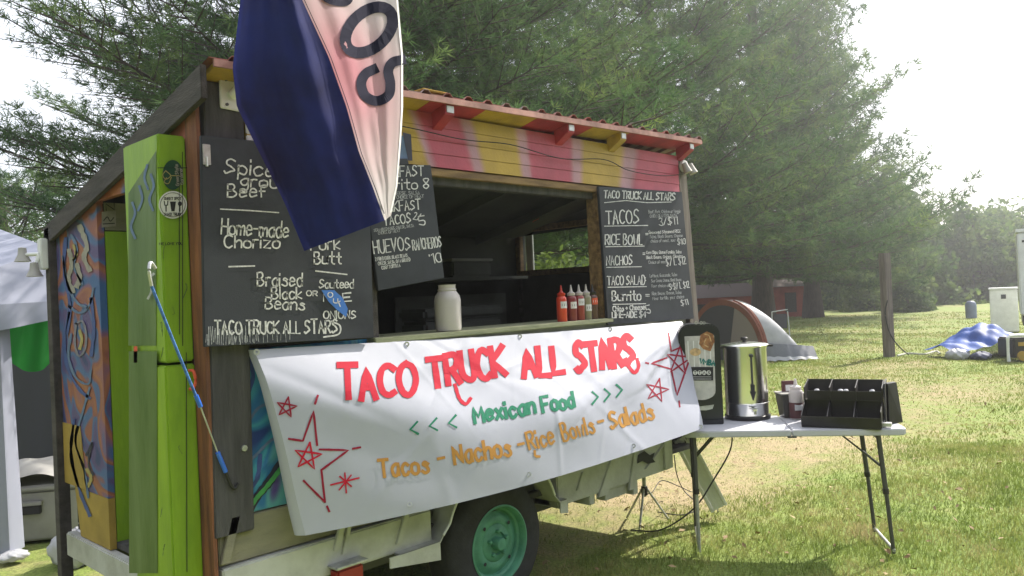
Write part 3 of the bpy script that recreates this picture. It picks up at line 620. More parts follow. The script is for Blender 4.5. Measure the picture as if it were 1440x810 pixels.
# white corrugated strip above the big board
for i in range(5): boxobj('tin_strip', (1.566,2.893,2.232+i*.045), (1.80,2.903,2.272+i*.045), 'whitemetal', T, .004)
fillpoly('painted_patch', [(562,190),(573,192),(576,225),(562,224)], planeY(2.886,.003), 'p_sky', T)
fillpoly('painted_patch', [(566,186),(578,189),(580,226),(574,226)], planeY(2.886,.0045), 'p_dark', T)
# far walls with a window
wy0, wy1, wz0, wz1 = 3.12, float(onX(737,380,4.8)[1]), float(onX(737,381,4.8)[2]), float(onX(800,320,4.8)[2])
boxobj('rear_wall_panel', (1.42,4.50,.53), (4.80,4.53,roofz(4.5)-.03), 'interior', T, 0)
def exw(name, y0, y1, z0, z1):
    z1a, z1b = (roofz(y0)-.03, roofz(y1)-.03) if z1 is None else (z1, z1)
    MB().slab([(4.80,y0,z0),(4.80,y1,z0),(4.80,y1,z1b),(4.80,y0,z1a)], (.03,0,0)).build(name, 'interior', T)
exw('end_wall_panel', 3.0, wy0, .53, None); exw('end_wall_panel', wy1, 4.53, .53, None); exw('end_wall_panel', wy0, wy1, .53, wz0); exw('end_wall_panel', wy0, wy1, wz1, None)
wf = boxobj('end_window', (4.755,wy1-.003,wz0-.045), (4.799,wy1+.045,wz1+.045), 'rawwood', T, .003)
boxobj('window_frame', (4.755,wy0-.045,wz0-.045), (4.799,wy0+.003,wz1+.045), 'rawwood', wf, .003)
boxobj('window_frame', (4.755,wy0+.003,wz0-.045), (4.799,wy1-.003,wz0), 'rawwood', wf, .003); boxobj('window_frame', (4.755,wy0+.003,wz1), (4.799,wy1-.003,wz1+.045), 'rawwood', wf, .003)
boxobj('window_sash', (4.802,wy1-.10,wz0), (4.822,wy1-.03,wz1), 'whitemetal', wf, .003); boxobj('window_sash', (4.802,wy0+.42,wz0), (4.822,wy0+.44,wz1), 'whitemetal', wf, .003)
boxobj('pane', (4.808,wy0,wz0), (4.812,wy1,wz1), 'winglass', wf, 0)
print('window', wy0, wy1, wz0, wz1)
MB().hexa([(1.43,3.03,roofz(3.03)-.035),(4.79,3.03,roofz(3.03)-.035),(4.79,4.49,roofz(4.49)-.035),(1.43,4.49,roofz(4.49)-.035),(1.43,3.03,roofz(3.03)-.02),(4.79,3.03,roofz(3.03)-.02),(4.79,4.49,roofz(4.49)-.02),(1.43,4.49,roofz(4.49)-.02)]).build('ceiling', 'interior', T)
for x in (2.2, 2.9, 3.6, 4.3): MB().hexa([(x,3.04,roofz(3.04)-.10),(x+.04,3.04,roofz(3.04)-.10),(x+.04,4.48,roofz(4.48)-.10),(x,4.48,roofz(4.48)-.10),(x,3.04,roofz(3.04)-.038),(x+.04,3.04,roofz(3.04)-.038),(x+.04,4.48,roofz(4.48)-.038),(x,4.48,roofz(4.48)-.038)]).build('ceiling_joist', 'interior', T)
boxobj('rear_shelf', (3.5,4.22,1.72), (4.6,4.499,1.745), 'interior_light', T)
# security lamps
def lamp(px, py, y, s, mir=1):
    c = Vector([float(v) for v in onY(px, py, y)])
    MB().lathe([(.04,0),(.04,.02),(0,.022)], c, (0,-1,0), 20).build('lamp_base', 'whitemetal', T, smooth=True)
    for dx in (-.03, .04):
        h = c+Vector((dx, -.045, -.02)); MB().tube([c+Vector((0,-.02,0)), h], .008, 8).build('lamp_arm', 'binplastic', T)
        MB().lathe([(0,.04),(.018,.036),(.023,.0),(.03,-.035),(.026,-.035),(.0,-.02)], h, (-.15*mir, .35, 1 if True else 0), 18).build('lamp_head', 'binplastic', T, smooth=True)
lamp(960,234, 2.9, 1)
c = Vector((1.345, 4.60, 1.97)); MB().box((1.31,4.57,1.84),(1.344,4.63,2.0)).build('lamp_base', 'whitemetal', T, bevel=.005)
for q in ((1.285,4.60,1.84),(1.25,4.66,1.92)):
    MB().tube([(1.31,4.6,1.92), q], .01, 8).build('lamp_arm', 'whitemetal', T); MB().lathe([(0,.04),(.018,.035),(.022,0),(.04,-.035),(.034,-.035),(0,-.02)], q, (0,0,1), 18).build('lamp_head', 'binplastic', T, smooth=True)
# flag-pole bracket on the corner post
bk = onY(325,128,2.888); bk = Vector([float(v) for v in bk])
MB().slab([bk+Vector((-.045,0,-.07)), bk+Vector((.035,0,-.075)), bk+Vector((.035,0,.05)), bk+Vector((-.045,0,.06))], (0,.010,0)).build('pole_bracket', 'whitemetal', T, bevel=.003)
MB().tube([bk+Vector((0,-.005,-.02)), bk+Vector((.05,-.10,.06))], .019, 14).build('bracket_socket', 'whitemetal', T, smooth=True)
for dz in (-.055, .04): MB().lathe([(.006,0),(.006,.006),(0,.007)], bk+Vector((-.02,0,dz)), (0,-1,0), 8).build('screw', 'darksteel', T)
MB().lathe([(.012,0),(.012,.008),(0,.009)], onY(343,630,2.899), (0,-1,0), 8).build('screw', 'galv', T)
# ------------------------------------------------------------------ chalkboards
def board(px, y, label, m='chalkboard', th=.018):
    P = [onY(a, b, y) for a, b in px]; cx = sum(p[0] for p in P)/4; zb = min(p[2] for p in P)
    t = thing('menu_chalkboard', (cx, y, zb), label, 'chalkboard')
    MB().slab(P, (0, th, 0)).build('board', m, t, bevel=.002); return t
YB1 = 2.845
b1 = board([(283,190),(288,488),(526,475),(518,214)], YB1, 'large chalkboard at the left listing ground beef, chorizo and beans, with blue tape')
iB = planeY(YB1, .002)
def wr(board_, inv, text, a, b, h, wd=1.7, m='chalk', jit=.035, **k): return ribbons('chalk_writing', strokes(text, a, b, h, jit, **k), wd, inv, m, board_)
wr(b1, iB, 'Spiced', (315,243), (402,250), 20, 2.3); wr(b1, iB, 'ground', (338,262), (420,266), 17, 2.2); wr(b1, iB, 'Beef', (320,277), (375,277), 17, 2.2)
wr(b1, iB, 'Home-made', (311,329), (405,334), 21, 2.3); wr(b1, iB, 'Chorizo', (315,348), (393,349), 17, 2.3)
ribbons('chalk_rule', [[np.array(p, float) for p in l] for l in ([(310,294),(350,296),(392,299)],[(322,375),(358,374)],[(444,381),(488,386)])], 1.9, iB, 'chalk', b1)
wr(b1, iB, 'Pork', (437,352), (478,350), 17, 2.1); wr(b1, iB, 'Butt', (442,371), (480,371), 16, 2.1)
wr(b1, iB, 'Braised', (362,402), (425,402), 18, 2.2); wr(b1, iB, 'Black', (382,420), (424,420), 16, 2.2); wr(b1, iB, 'Beans', (373,434), (428,436), 16, 2.1)
wr(b1, iB, 'OR', (431,416), (446,416), 7, 1.5); wr(b1, iB, 'Sauteed', (449,405), (497,405), 12, 1.7); wr(b1, iB, 'N', (455,424), (463,424), 11, 1.8); wr(b1, iB, 'E', (483,424), (494,423), 12, 2.2); wr(b1, iB, 'ONIONS', (455,448), (500,448), 11, 1.8)
tp = fillpoly('blue_tape', [(452,408),(470,408),(482,419),(489,434),(487,446),(474,436),(462,424)], planeY(YB1,.004), 'tape', b1)
ribbons('tape_writing', strokes('O', (461,418), (468,418), 7)+strokes('U', (469,426), (475,426), 6)+strokes('T', (476,432), (481,430), 7), 1.3, planeY(YB1,.006), 'chalk', b1)
wr(b1, iB, 'TACO TRUCK ALL STARS', (302,470), (474,468), 18, 2.4, jit=.05)
ribbons('chalk_rule', [catmull([(466,452),(478,458),(476,470),(455,474)])], 2.2, iB, 'chalk', b1)
g_ = [[np.array((290+i*2.15+random.uniform(-1,1), 462+random.uniform(-4,12)-i*.04)), np.array((290+i*2.15+random.uniform(-2,2), 486-i*.07+random.uniform(-5,0)))] for i in range(58)]
ribbons('brush_streaks', g_[:34:1], .9, planeY(YB1,.0012), 'chalk_dim', b1, .5)
ribbons('brush_streaks', g_[34::3], .6, planeY(YB1,.0012), 'chalk_dim', b1, .5)
YB2 = 2.872
b2 = board([(510,232),(532,409),(625,391),(606,232)], YB2, 'tilted black chalkboard behind the flag listing breakfast burrito, tacos and huevos rancheros')
MB().slab([onY(562,223,YB2), onY(562,231.5,YB2), onY(575,231.5,YB2), onY(573,223,YB2)], (0,.015,0)).build('board_tab', 'chalkboard', b2)
i2 = planeY(YB2, .002)
wr(b2, i2, 'BREAKFAST', (520,250), (596,247), 14, 1.6); wr(b2, i2, 'Burrito 8', (526,268), (603,265), 14, 1.6)
wr(b2, i2, 'EGGS, CHEESE, SALSA', (535,275), (590,273), 4.5, .75, 'chalk_dim'); wr(b2, i2, 'POTATO, CHOICE OF MEAT', (535,281), (596,278), 4.5, .75, 'chalk_dim')
wr(b2, i2, 'BREAKFAST', (524,300), (592,294), 14, 1.6); wr(b2, i2, 'TACOS', (540,317), (578,313), 13, 1.7); wr(b2, i2, '2/', (581,308), (590,310), 10, 1.2); wr(b2, i2, '5', (590,317), (598,316), 13, 1.6)
wr(b2, i2, 'SCRAMBLED EGGS, CHEESE, SALSA', (526,326), (582,319), 4, .75, 'chalk_dim'); wr(b2, i2, 'CHOICE OF MEAT', (532,330), (563,326), 4, .75, 'chalk_dim')
wr(b2, i2, 'HUEVOS', (526,357), (577,351), 18, 1.7); wr(b2, i2, 'RANCHEROS', (581,352), (621,347), 15, 1.5); wr(b2, i2, "'10", (606,371), (621,368), 13, 1.6)
wr(b2, i2, '2 FRIED EGGS, BLACK BEANS,', (528,367), (574,361), 4.5, .8); wr(b2, i2, 'CHEESE, SALSA, ON A GRILLED', (532,373), (577,367), 4.5, .8); wr(b2, i2, 'CORN TORTILLA', (537,379), (563,375), 4.5, .8)
YB3 = 2.872
b3 = board([(842,262),(855,457),(976,448),(959,270)], YB3, 'black chalkboard right of the serving hatch listing tacos, rice bowl, nachos and burrito')
i3 = planeY(YB3, .002)
wr(b3, i3, 'TACO TRUCK ALL STARS', (849,278), (949,282), 10, 1.6); wr(b3, i3, 'TACOS', (852,315), (898,314), 19, 1.8); wr(b3, i3, 'RICE BOWL', (851,344), (903,344), 14, 1.6)
wr(b3, i3, 'NACHOS', (853,373), (889,372), 13, 1.5); wr(b3, i3, 'TACO SALAD', (854,401), (907,400), 13, 1.4); wr(b3, i3, 'Burrito', (861,423), (901,422), 13, 1.7)
wr(b3, i3, 'Chips + Cheese', (862,438), (907,435), 7, 1.3); wr(b3, i3, '5', (910,441), (915,440), 12, 1.2); wr(b3, i3, 'LIME-AIDE $4', (861,447), (908,446), 8, 1.6)
ribbons('chalk_rule', [[np.array(p, float) for p in l] for l in ([(850,285),(880,282),(910,285),(944,284)],[(850,318),(911,317)],[(852,347),(906,346)],[(853,376),(902,375)],[(855,404),(909,403)],[(862,428),(908,427)])], 1.1, i3, 'chalk', b3)
small = [('Beef, Pork, Chicken or Veggie',912,300,957,299,'chalk_dim'),('ONION, CILANTRO, SALSA',914,306,952,305,'chalk_dim'),('Seasoned Steamed RICE',912,329,957,327,'chalk'),('Salsa, Black Beans, Cheese',914,335,960,333,'chalk_dim'),('choice of meat, sour cream',915,341,962,339,'chalk_dim'),
 ('Corn Chips, Queso Fondido, Salsa',909,357,958,356,'chalk'),('Black Beans, Onions, Cilantro',909,364,960,362,'chalk'),('Choice of meat',912,371,938,370,'chalk_dim'),('Lettuce, Guacamole, Salsa',914,390,952,388,'chalk_dim'),('Sour Cream, Cheese, Black Beans',916,397,958,395,'chalk_dim'),('Your choice of meat',916,404,952,403,'chalk_dim'),
 ('Rice, Beans, Cheese, Salsa',917,415,958,413,'chalk_dim'),('Flour tortilla, your choice',918,422,962,419,'chalk_dim')]
for s_, xa, ya, xb, yb, mm in small: wr(b3, i3, s_, (xa,ya), (xb,yb), 4.2, .6, mm)
for s_, xa, ya, xb, yb, h in (('3/$11',927,317,953,315,10),('$10',953,344,964,343,8),('$7 L $12',937,374,965,371,10),('S $7 L $12',942,408,970,404,9),('$11',958,430,968,428,8),('=',908,333,911,333,8),('=',904,361,907,361,8),(':',908,397,911,397,8),('=',908,420,913,420,9)): wr(b3, i3, s_, (xa,ya), (xb,yb), h, 1.0, 'chalk')
# ------------------------------------------------------------------ banner
TL, TR = onY(357,492,2.868), onY(957,452,2.872)
BL = onY(430,753,2.9*.955); BRr = onY(993,602,2.9*.865)
_g = random.Random(4); CREASES = [(_g.uniform(.03,.97), _g.uniform(.1,.95), _g.uniform(-.9,.9)+(1.2 if k % 3 == 0 else 0), _g.choice((-1,1))*_g.uniform(.0012,.0034), _g.uniform(.012,.04)) for k in range(22)]+[(.93,.12,-.35,-.009,.03),(.90,.25,-.55,-.007,.03),(.86,.42,-.5,.006,.04)]
def banner_f(u, v):
    top = lerp(TL, TR, u); top[2] -= .012*math.sin(math.pi*u)**2
    bot = lerp(BL, BRr, u); bot[1] = BL[1]+(BRr[1]-BL[1])*(u**2.2)
    k = np.array([0., 0, 0]); bot[2] -= .03*math.sin(math.pi*u)
    p = lerp(top, bot, v)
    vs_ = .06+.52*max(0., math.sin(math.pi*min(1, u*.97+.03)))**.75; a = .30*(1-.35*u)
    q = .045
    def sp(x): return q*math.log1p(math.exp(min(x/q, 30)))
    out = a*(v-(sp(v-vs_)-sp(-vs_))*1.18)
    out = max(out, -.02) if v < .02 else out
    p[1] -= out*.9
    p[1] -= .016*max(0, 1-abs((u-.80)*1.6-(v-.25)*-1.4-.1)*7)*max(0,1-v*1.3)*u+.010*math.sin(9*u+5*v)*v*(1-v)*2+.006*math.sin(23*u-8*v)*v*(1-v)*3
    for cu, cv, an, A, wd_ in CREASES: p[1] += A*math.exp(-(((u-cu)*3.1*math.sin(an)-(v-cv)*.8*math.cos(an))/wd_)**2)*math.exp(-(((u-cu)*3.1*math.cos(an)+(v-cv)*.8*math.sin(an))/.32)**2)
    for ug in (.36,.62,.83): p[1] -= .010*math.exp(-((u-ug)/.022)**2)*math.exp(-v/.09); p[1] += .006*math.exp(-((u-ug-.03*v)/.05)**2)*math.exp(-v/.25)
    return p
BS = Surf(banner_f, .0032)
bn = thing('vinyl_banner', lerp(BL, BRr, .5), 'long white vinyl banner hung under the counter reading taco truck all stars', 'banner')
mb = MB(); nu, nv = 240, 80
mb.grid(lambda u, v: banner_f(u, v), nu, nv); mb.build('sheet', 'vinyl', bn, smooth=True)
# turned-back hem at the left edge
mb = MB()
def hem(u, v):
    p = banner_f(0, v); return p+np.array([-.018*math.sin(math.pi*u*.6)*(.3+v), .045*u, 0])
mb.grid(hem, 8, 30); mb.build('hem', 'vinyl', bn, smooth=True)
inv = BS.inv
class _G: pass
def bt(text, a, b, h, wd, m, **k): return ribbons('lettering', strokes(text, a, b, h, **k), wd, inv, m, bn, .06)
for tx, a, b, h, wv in (('TACO', (478,560), (586,556), 44, .05), ('TRUCK', (606,543), (712,527), 40, .06), ('ALL', (737,530), (793,524), 38, .04), ('STARS', (812,523), (892,511), 38, .05)):
    bt(tx, a, b, h, 9.0, 'bred', jit=.035, wave=wv)
ribbons('lettering', [catmull([(640,541),(646,560),(655,568),(662,560)]), catmull([(884,515),(892,524),(898,516),(896,505)])], 5, inv, 'bred', bn)
for x, y in ((578,603),(605,598),(632,594)): ribbons('arrow_mark', [[np.array(p, float) for p in ((x+9,y-10),(x-1,y+1),(x+10,y+7))]], 3.2, inv, 'bgreen', bn)
for x, y in ((833,560),(850,556),(867,550)): ribbons('arrow_mark', [[np.array(p, float) for p in ((x,y-9),(x+8,y-2),(x,y+8))]], 3.0, inv, 'bgreen', bn)
bt('Mexican', (668,594), (753,580), 22, 5.0, 'bgreen', jit=.02, gap=2.2, wave=.05); bt('Food', (764,580), (808,572), 21, 5.0, 'bgreen', jit=.02, gap=2.2, wave=.04)
bt('Tacos', (534,671), (603,664), 25, 4.7, 'bgold', jit=.02, gap=2.3, wave=.03); bt('-', (618,655), (627,653), 20, 4, 'bgold'); bt('Nachos', (640,652), (719,640), 25, 4.7, 'bgold', jit=.02, gap=2.3, wave=.03)
bt('-', (731,635), (739,633), 20, 4, 'bgold'); bt('Rice', (745,632), (780,623), 24, 3.7, 'bgold', jit=.02, gap=2.3, wave=.04); bt('Bowls', (793,620), (837,609), 24, 3.4, 'bgold', jit=.02, gap=2.3, wave=.03)
bt('-', (844,603), (851,601), 20, 4, 'bgold'); bt('Salads', (860,603), (920,588), 23, 4.3, 'bgold', jit=.02, gap=2.3, wave=.03)
ribbons('lettering', [catmull([(752,634),(753,641),(759,642)])], 3.5, inv, 'bgold', bn)
def L(*p): return [np.array(q, float) for q in p]
def seg(P, n=6):
    out = [P[0]]
    for a, b in zip(P, P[1:]): out += [a+(b-a)*(i+1)/n for i in range(n)]
    return out
def star(cx, cy, r, rot=0, ry=1): return [np.array((cx+r*math.sin(R_(rot+144*i)), cy-r*ry*math.cos(R_(rot+144*i)))) for i in range(6)]
for P, wd, m_ in ((star(403,573,15,10), 2.2, 'bmaroon'), (star(433,642,20,8), 2.6, 'bred'), (star(924,549,17,12), 2, 'bmaroon'), (star(955,507,18,6,1.2), 2.2, 'bmaroon')):
    ribbons('star_mark', [seg(P)], wd, inv, m_, bn)
ribbons('star_mark', [seg(L(*l)) for l in ([(406,617),(426,620),(441,578),(446,626)],[(449,632),(490,633),(452,661),(457,706)],[(427,676),(456,705)],[(443,568),(447,556)],[(496,631),(507,629)],[(460,712),(463,719)])], 3, inv, 'bmaroon', bn)
ribbons('star_mark', [seg(L(*l)) for l in ([(465,682),(505,672)],[(485,665),(487,693)],[(477,689),(494,668)],[(478,670),(494,684)])], 2.2, inv, 'bred', bn)
ribbons('star_mark', [seg(L(*l)) for l in ([(940,468),(944,494),(958,488)],[(938,503),(916,511),(944,519),(952,556),(968,510)],[(962,480),(964,500)],[(908,510),(912,511)],[(955,564),(956,572)])], 2.3, inv, 'bmaroon', bn)
for px in ((361,495),(572,484),(731,473),(858,463),(951,456),(576,709),(744,667),(891,627),(985,600)):
    p = inv(*px); MB().lathe([(.012,.0),(.012,.003),(.005,.003),(.005,0)], p, tuple(np.array([0,0,H])-p), 14).build('grommet', 'galv', bn)
# ------------------------------------------------------------------ flag
Lp = [(352,-190),(338,0),(327,95),(333,150),(360,205),(400,285),(428,353)]; Bp = [(385,-190),(425,0),(462,80),(487,150),(505,215),(525,265),(541,310)]; Rp = [(548,-190),(560,0),(567,80),(567,150),(564,200),(559,262),(550,303)]
def flag_f(s, t):   # s: 0 left edge, 1 seam, 2 right edge
    a, b, c = polyat(Lp, t), polyat(Bp, t), polyat(Rp, t)
    q = a*(1-s)+b*s if s <= 1 else b*(2-s)+c*(s-1)
    y = 2.44-.17*math.sin(min(s, 1)*math.pi/2) if s <= 1 else 2.27+.12*(s-1)**1.3
    y += .022*math.sin(4.2*s+3.5*t)*math.sin(2*t+1)+.008*math.sin(11*s+6*t)+.004*math.sin(27*s+14*t+2*math.sin(5*t))+.0025*math.sin(47*t-9*s+3*math.sin(6*s))*math.exp(-((s-1)/.5)**2)
    return onY(q[0], q[1], y)
fl = thing('flag', flag_f(1, 1), 'hanging navy and white flag with big dark sideways letters before the trailer corner', 'flag')
mb = MB(); mb.grid(lambda u, v: flag_f(u, v), 30, 70); mb.build('blue_panel', 'navy', fl, smooth=True)
mb = MB(); mb.grid(lambda u, v: flag_f(1+u, v), 24, 70); mb.build('white_panel', 'flagwhite_glow', fl, smooth=True)
mb = MB(); mb.grid(lambda u, v: flag_f(.35+1.15*u*(1-.35*v), .03+.56*v)+np.array([0,.055,0]), 12, 40); mb.build('red_panel', mat('flag_red', (.42,.02,.03), .8, trans=.4), fl, smooth=True)
FS = Surf(lambda u, v: flag_f(1+u, v), .007)
ring = [np.array((519+33*math.cos(a)-5*math.sin(a), 42+31*math.sin(a)-9*math.cos(a))) for a in np.linspace(0, 2*math.pi, 30)]
ribbons('letter', [ring], 16, FS.inv, 'flagink', fl, 0)
ribbons('letter', [catmull([(527,97),(514,104),(508,118),(514,135),(530,142),(546,134),(549,118),(546,100),(552,88),(566,84)], 7)], 14, FS.inv, 'flagink', fl, 0)
ribbons('letter', [catmull([(452,-16),(462,-3),(486,1),(490,-14),(486,-40),(505,-60),(530,-58),(548,-35),(546,-15)], 7)], 15, FS.inv, 'flagink', fl, 0)
ribbons('seam', [[np.array(polyat(Bp, q_))+[3,0] for q_ in np.linspace(.03,.98,40)]], 1.0, FS.inv, 'flagink', fl, 0)
ribbons('hem', [[np.array(p) for p in [tuple(polyat(Rp, t)-[1.5,0]) for t in np.linspace(.03, .99, 40)]]], 2.2, FS.inv, 'whitemetal', fl, 0)
p0 = np.array(bk)+[.03,-.06,.03]; p1 = flag_f(.0, 0.02)+[-.02,0,0]; p2 = p1+(p1-p0)*.35
MB().tube([p0, p1, p2], .011, 10).build('pole', 'rawwood', fl, smooth=True)
MB().tube([flag_f(0,0), flag_f(1,0), flag_f(2,0)], .008, 8).build('top_rod', 'rawwood', fl)
# ------------------------------------------------------------------ things on the counter
def onC(px, py, z=1.438): return onZ(px, py, z)
def jar():
    c = onY(631,464,2.94); c[2] = 1.4385; t = thing('plastic_jar', c, 'big white plastic jar with open neck standing on the counter', 'jar')
    MB().lathe([(0,0),(.055,.0),(.062,.006),(.064,.02),(.065,.15),(.060,.172),(.046,.192),(.043,.195),(.046,.198),(.046,.204),(.042,.206),(.042,.222),(.044,.226),(.038,.226),(.038,.2),(.05,.17),(.058,.02),(0,.01)], c, n=40).build('body', 'jar', t, smooth=True); return t
jar()
cols = [('saucered','saucered','leftmost squeeze bottle on the counter, full of bright red sauce',791),('saucedark','bottleclear','second squeeze bottle from the left, dark red with a pale blue label',805),('saucedark','bottleclear','middle squeeze bottle of the five, maroon sauce with white lettering strip',816),('saucegrey','bottleclear','fourth squeeze bottle from the left, pale greenish with a low label',826),('saucedark','blackplastic','rightmost squeeze bottle, dark brown with a high dark label next to the jamb',835)]
for i, (cb, cc, lb, px) in enumerate(cols):
    z0 = 1.4385; c = onY(px, 455, 2.925); c[2] = z0; s_ = 1.0
    t = thing('squeeze_bottle', c, lb, 'squeeze bottle', 'squeeze bottles lined up on the counter')
    body = mat('sauce_body', [(.62,.06,.03),(.20,.03,.035),(.26,.035,.035),(.24,.22,.15),(.10,.05,.045)][i], .3, var=.1)
    MB().lathe([(0,0),(.027,0),(.029,.004),(.029,.125),(.027,.135),(.02,.142),(0,.142)], c, n=24).build('body', body, t, smooth=True)
    MB().lathe([(.021,.143),(.023,.150),(.023,.158),(.012,.164),(.008,.172),(.003,.205),(0,.206)], c, n=20).build('nozzle', cc, t, smooth=True)
    h0 = [.075,.07,.085,.05,.085][i]
    mb = MB(); 
    th = [math.radians(a) for a in range(-150, -20, 13)]
    mb.add([(c[0]+.0298*math.cos(a), c[1]+.0298*math.sin(a), c[2]+z) for z in (h0, h0+.038) for a in th], [(k, k+1, len(th)+k+1, len(th)+k) for k in range(len(th)-1)]); lo = mb.build('label_band', 'label' if i != 4 else 'redcloth', t)
    mb = MB(); 
    for k in range(5): mb.add([(c[0]+.0303*math.cos(a), c[1]+.0303*math.sin(a), c[2]+h0+.012+z) for z in (0, .014) for a in (th[1+k*2-(k>3)], th[1+k*2-(k>3)]+.09)], [(0,1,3,2)])
    mb.build('label_print', 'ink' if i != 4 else 'label', t)
# interior things
_n0 = set(bpy.data.objects)
t = thing('prep_table', (2.6,4.2,.53), 'dim stainless prep table against the rear wall inside the trailer', 'table')
boxobj('top', (2.2,4.0,1.30), (3.3,4.44,1.33), 'galv', t); boxobj('splash_back', (2.2,4.42,1.33), (3.3,4.44,1.62), 'interior_light', t)
for x, y in ((2.22,4.02),(3.24,4.02),(2.22,4.38),(3.24,4.38)): boxobj('leg', (x,y,.53), (x+.04,y+.04,1.30), 'darksteel', t)
t = thing('stock_pot', (2.45,4.15,1.33), 'dark pot standing on the prep table inside the trailer', 'pot')
MB().lathe([(0,.0),(.11,0),(.115,.01),(.115,.17),(.12,.175),(.11,.175),(.108,.02),(0,.015)], (2.45,4.15,1.33), n=28).build('body', 'darksteel', t, smooth=True)
for s_ in (-1, 1): MB().tube([(2.45+s_*.112,4.12,1.45),(2.45+s_*.15,4.13,1.45),(2.45+s_*.15,4.17,1.45),(2.45+s_*.112,4.18,1.45)], .006, 6).build('handle', 'darksteel', t)
for o in set(bpy.data.objects)-_n0:
    if o.parent is None: o.location.x += 1.25; o.matrix_basis = Matrix.Translation(o.location)
t = thing('chest_cooler', (3.2,3.7,.53), 'pale chest cooler standing in the dim trailer behind the counter', 'cooler')
boxobj('body', (3.15,3.75,.53), (3.82,4.0,1.46), 'interior_light', t, .02); boxobj('lid', (3.14,3.74,1.465), (3.83,4.01,1.54), 'interior_light', t, .02)
_n0 = set(bpy.data.objects)
t = thing('storage_tub', (2.55,4.33,1.745), 'pale lidded tub on the shelf at the back of the trailer', 'tub')
boxobj('body', (2.35,4.26,1.746), (2.75,4.44,1.86), 'interior_light', t, .015); boxobj('lid', (2.34,4.25,1.862), (2.76,4.45,1.88), 'binplastic', t, .006)
for o in set(bpy.data.objects)-_n0:
    if o.parent is None: o.location.x += 1.50; o.matrix_basis = Matrix.Translation(o.location)
rc = onY(752,287,4.0); t = MB(); 
def clothf(u, v): return np.array([rc[0]-.05+.16*u*(1-.55*v), rc[1]+.03*math.sin(7*u+3*v), rc[2]+.10-.24*v*(1-.35*abs(u-.65))])
t.grid(clothf, 10, 8); o = t.build('red_cloth', 'redcloth', None, smooth=True); tag(o, 'small red cloth hanging from the ceiling inside the trailer', 'cloth')
# ------------------------------------------------------------------ bungee cord from the door to the post
A_, B_, C_, D_ = onY(213,402,2.80), onY(282,572,2.87), onY(306,636,2.885), onY(325,682,2.89)
t = thing('bungee_cord', D_, 'blue bungee strap stretched from the green door down to the corner post', 'strap')
MB().tube([lerp(A_, B_, k/10)+[0,0,-.006*math.sin(math.pi*k/10)] for k in range(11)], .0052, 8).build('cord', 'bluecord', t, smooth=True)
MB().tube([B_, lerp(B_, A_, .1)], .0085, 10).build('sleeve', 'blueplastic', t, smooth=True); MB().tube([B_, C_], .0028, 6).build('thin_wire', 'galv', t)
MB().tube([C_, lerp(C_, D_, .6)], .0085, 10).build('sleeve', 'blueplastic', t, smooth=True); MB().tube(catmull([lerp(C_,D_,.55), D_, D_+[.015,0,-.015], D_+[.03,0,.0]], 5), .006, 8).build('hook', 'cable', t)
MB().tube(catmull([A_, A_+[-.01,-.01,.05], A_+[.0,0,.08], A_+[.02,.01,.06]], 5), .006, 8).build('hook', 'galv', t)
# ------------------------------------------------------------------ folding table and what stands on it
U = np.array([.547, -.837, 0]); V = np.array([.837, .547, 0]); TZ = .73; O_ = np.array([4.19, 2.65, 0.])
KZ = 1.0
class LB(MB):
    """a mesh built in a turned local frame"""
    def __init__(s, o, u=U, v=V): super().__init__(); s.o = np.array(o, float); s.u = np.array(u, float); s.w = np.array(v, float)
    def build(s, *a, **k):
        s.v = [tuple(s.o+s.u*x+s.w*y+np.array([0,0,z*KZ])) for x, y, z in s.v]; return super().build(*a, **k)
t = thing('folding_table', O_+U*.64+V*.28, 'white folding table with black metal legs on the grass at the end of the trailer', 'table')
for i, (a, b) in enumerate(((0,.638),(.642,1.28))):
    mb = LB(O_); r = .05; pts = []
    def cor(cx, cy, a0): return [(cx+r*math.cos(R_(a0+k*30)), cy+r*math.sin(R_(a0+k*30))) for k in range(4)]
    if i == 0: pts = [(b, 0), (b, .56)]+cor(a+r, .56-r, 90)+cor(a+r, r, 180)
    else: pts = [(a, .56), (a, 0)]+cor(b-r, r, 270)+cor(b-r, .56-r, 0)
    mb.slab([(x, y, TZ-.038) for x, y in pts], (0,0,.038)); mb.build('table_half', 'tabletop', t, bevel=.005)
LB(O_).box((.615,-.004,TZ-.045), (.665,.02,TZ-.037)).build('catch', 'darksteel', t); LB(O_).box((.10,-.002,TZ-.026), (.16,.0005,TZ-.012)).build('badge', 'galv', t)
legs = [((.075,.06),(.075,.02)),((.075,.50),(.075,.47)),((1.13,.06),(1.18,.045)),((1.13,.50),(1.18,.47))]
for (ax, ay), (bx, by) in legs:
    LB(O_).tube([(ax,ay,TZ-.04),(ax+(bx-ax)*.5,ay+(by-ay)*.5,.36)], .0145, 10).build('leg', 'darksteel', t, smooth=True)
    LB(O_).tube([(ax+(bx-ax)*.5,ay+(by-ay)*.5,.38),(bx,by,.0)], .0115, 10).build('leg_extension', 'galv' if by < .03 and ax < .5 else 'darksteel', t, smooth=True)
    LB(O_).tube([(ax+(bx-ax)*.48,ay+(by-ay)*.48,.375),(ax+(bx-ax)*.52,ay+(by-ay)*.52,.345)], .018, 10).build('collar', 'blackplastic', t, smooth=True)
for ax, bx in ((.075,.075),(1.13,1.18)):
    LB(O_).tube([(bx,.03,.02),(bx,.48,.02)], .010, 8).build('foot_bar', 'galv', t, smooth=True); LB(O_).tube([(ax,.06,TZ-.06),(ax,.50,TZ-.06)], .010, 8).build('cross_bar', 'darksteel', t)
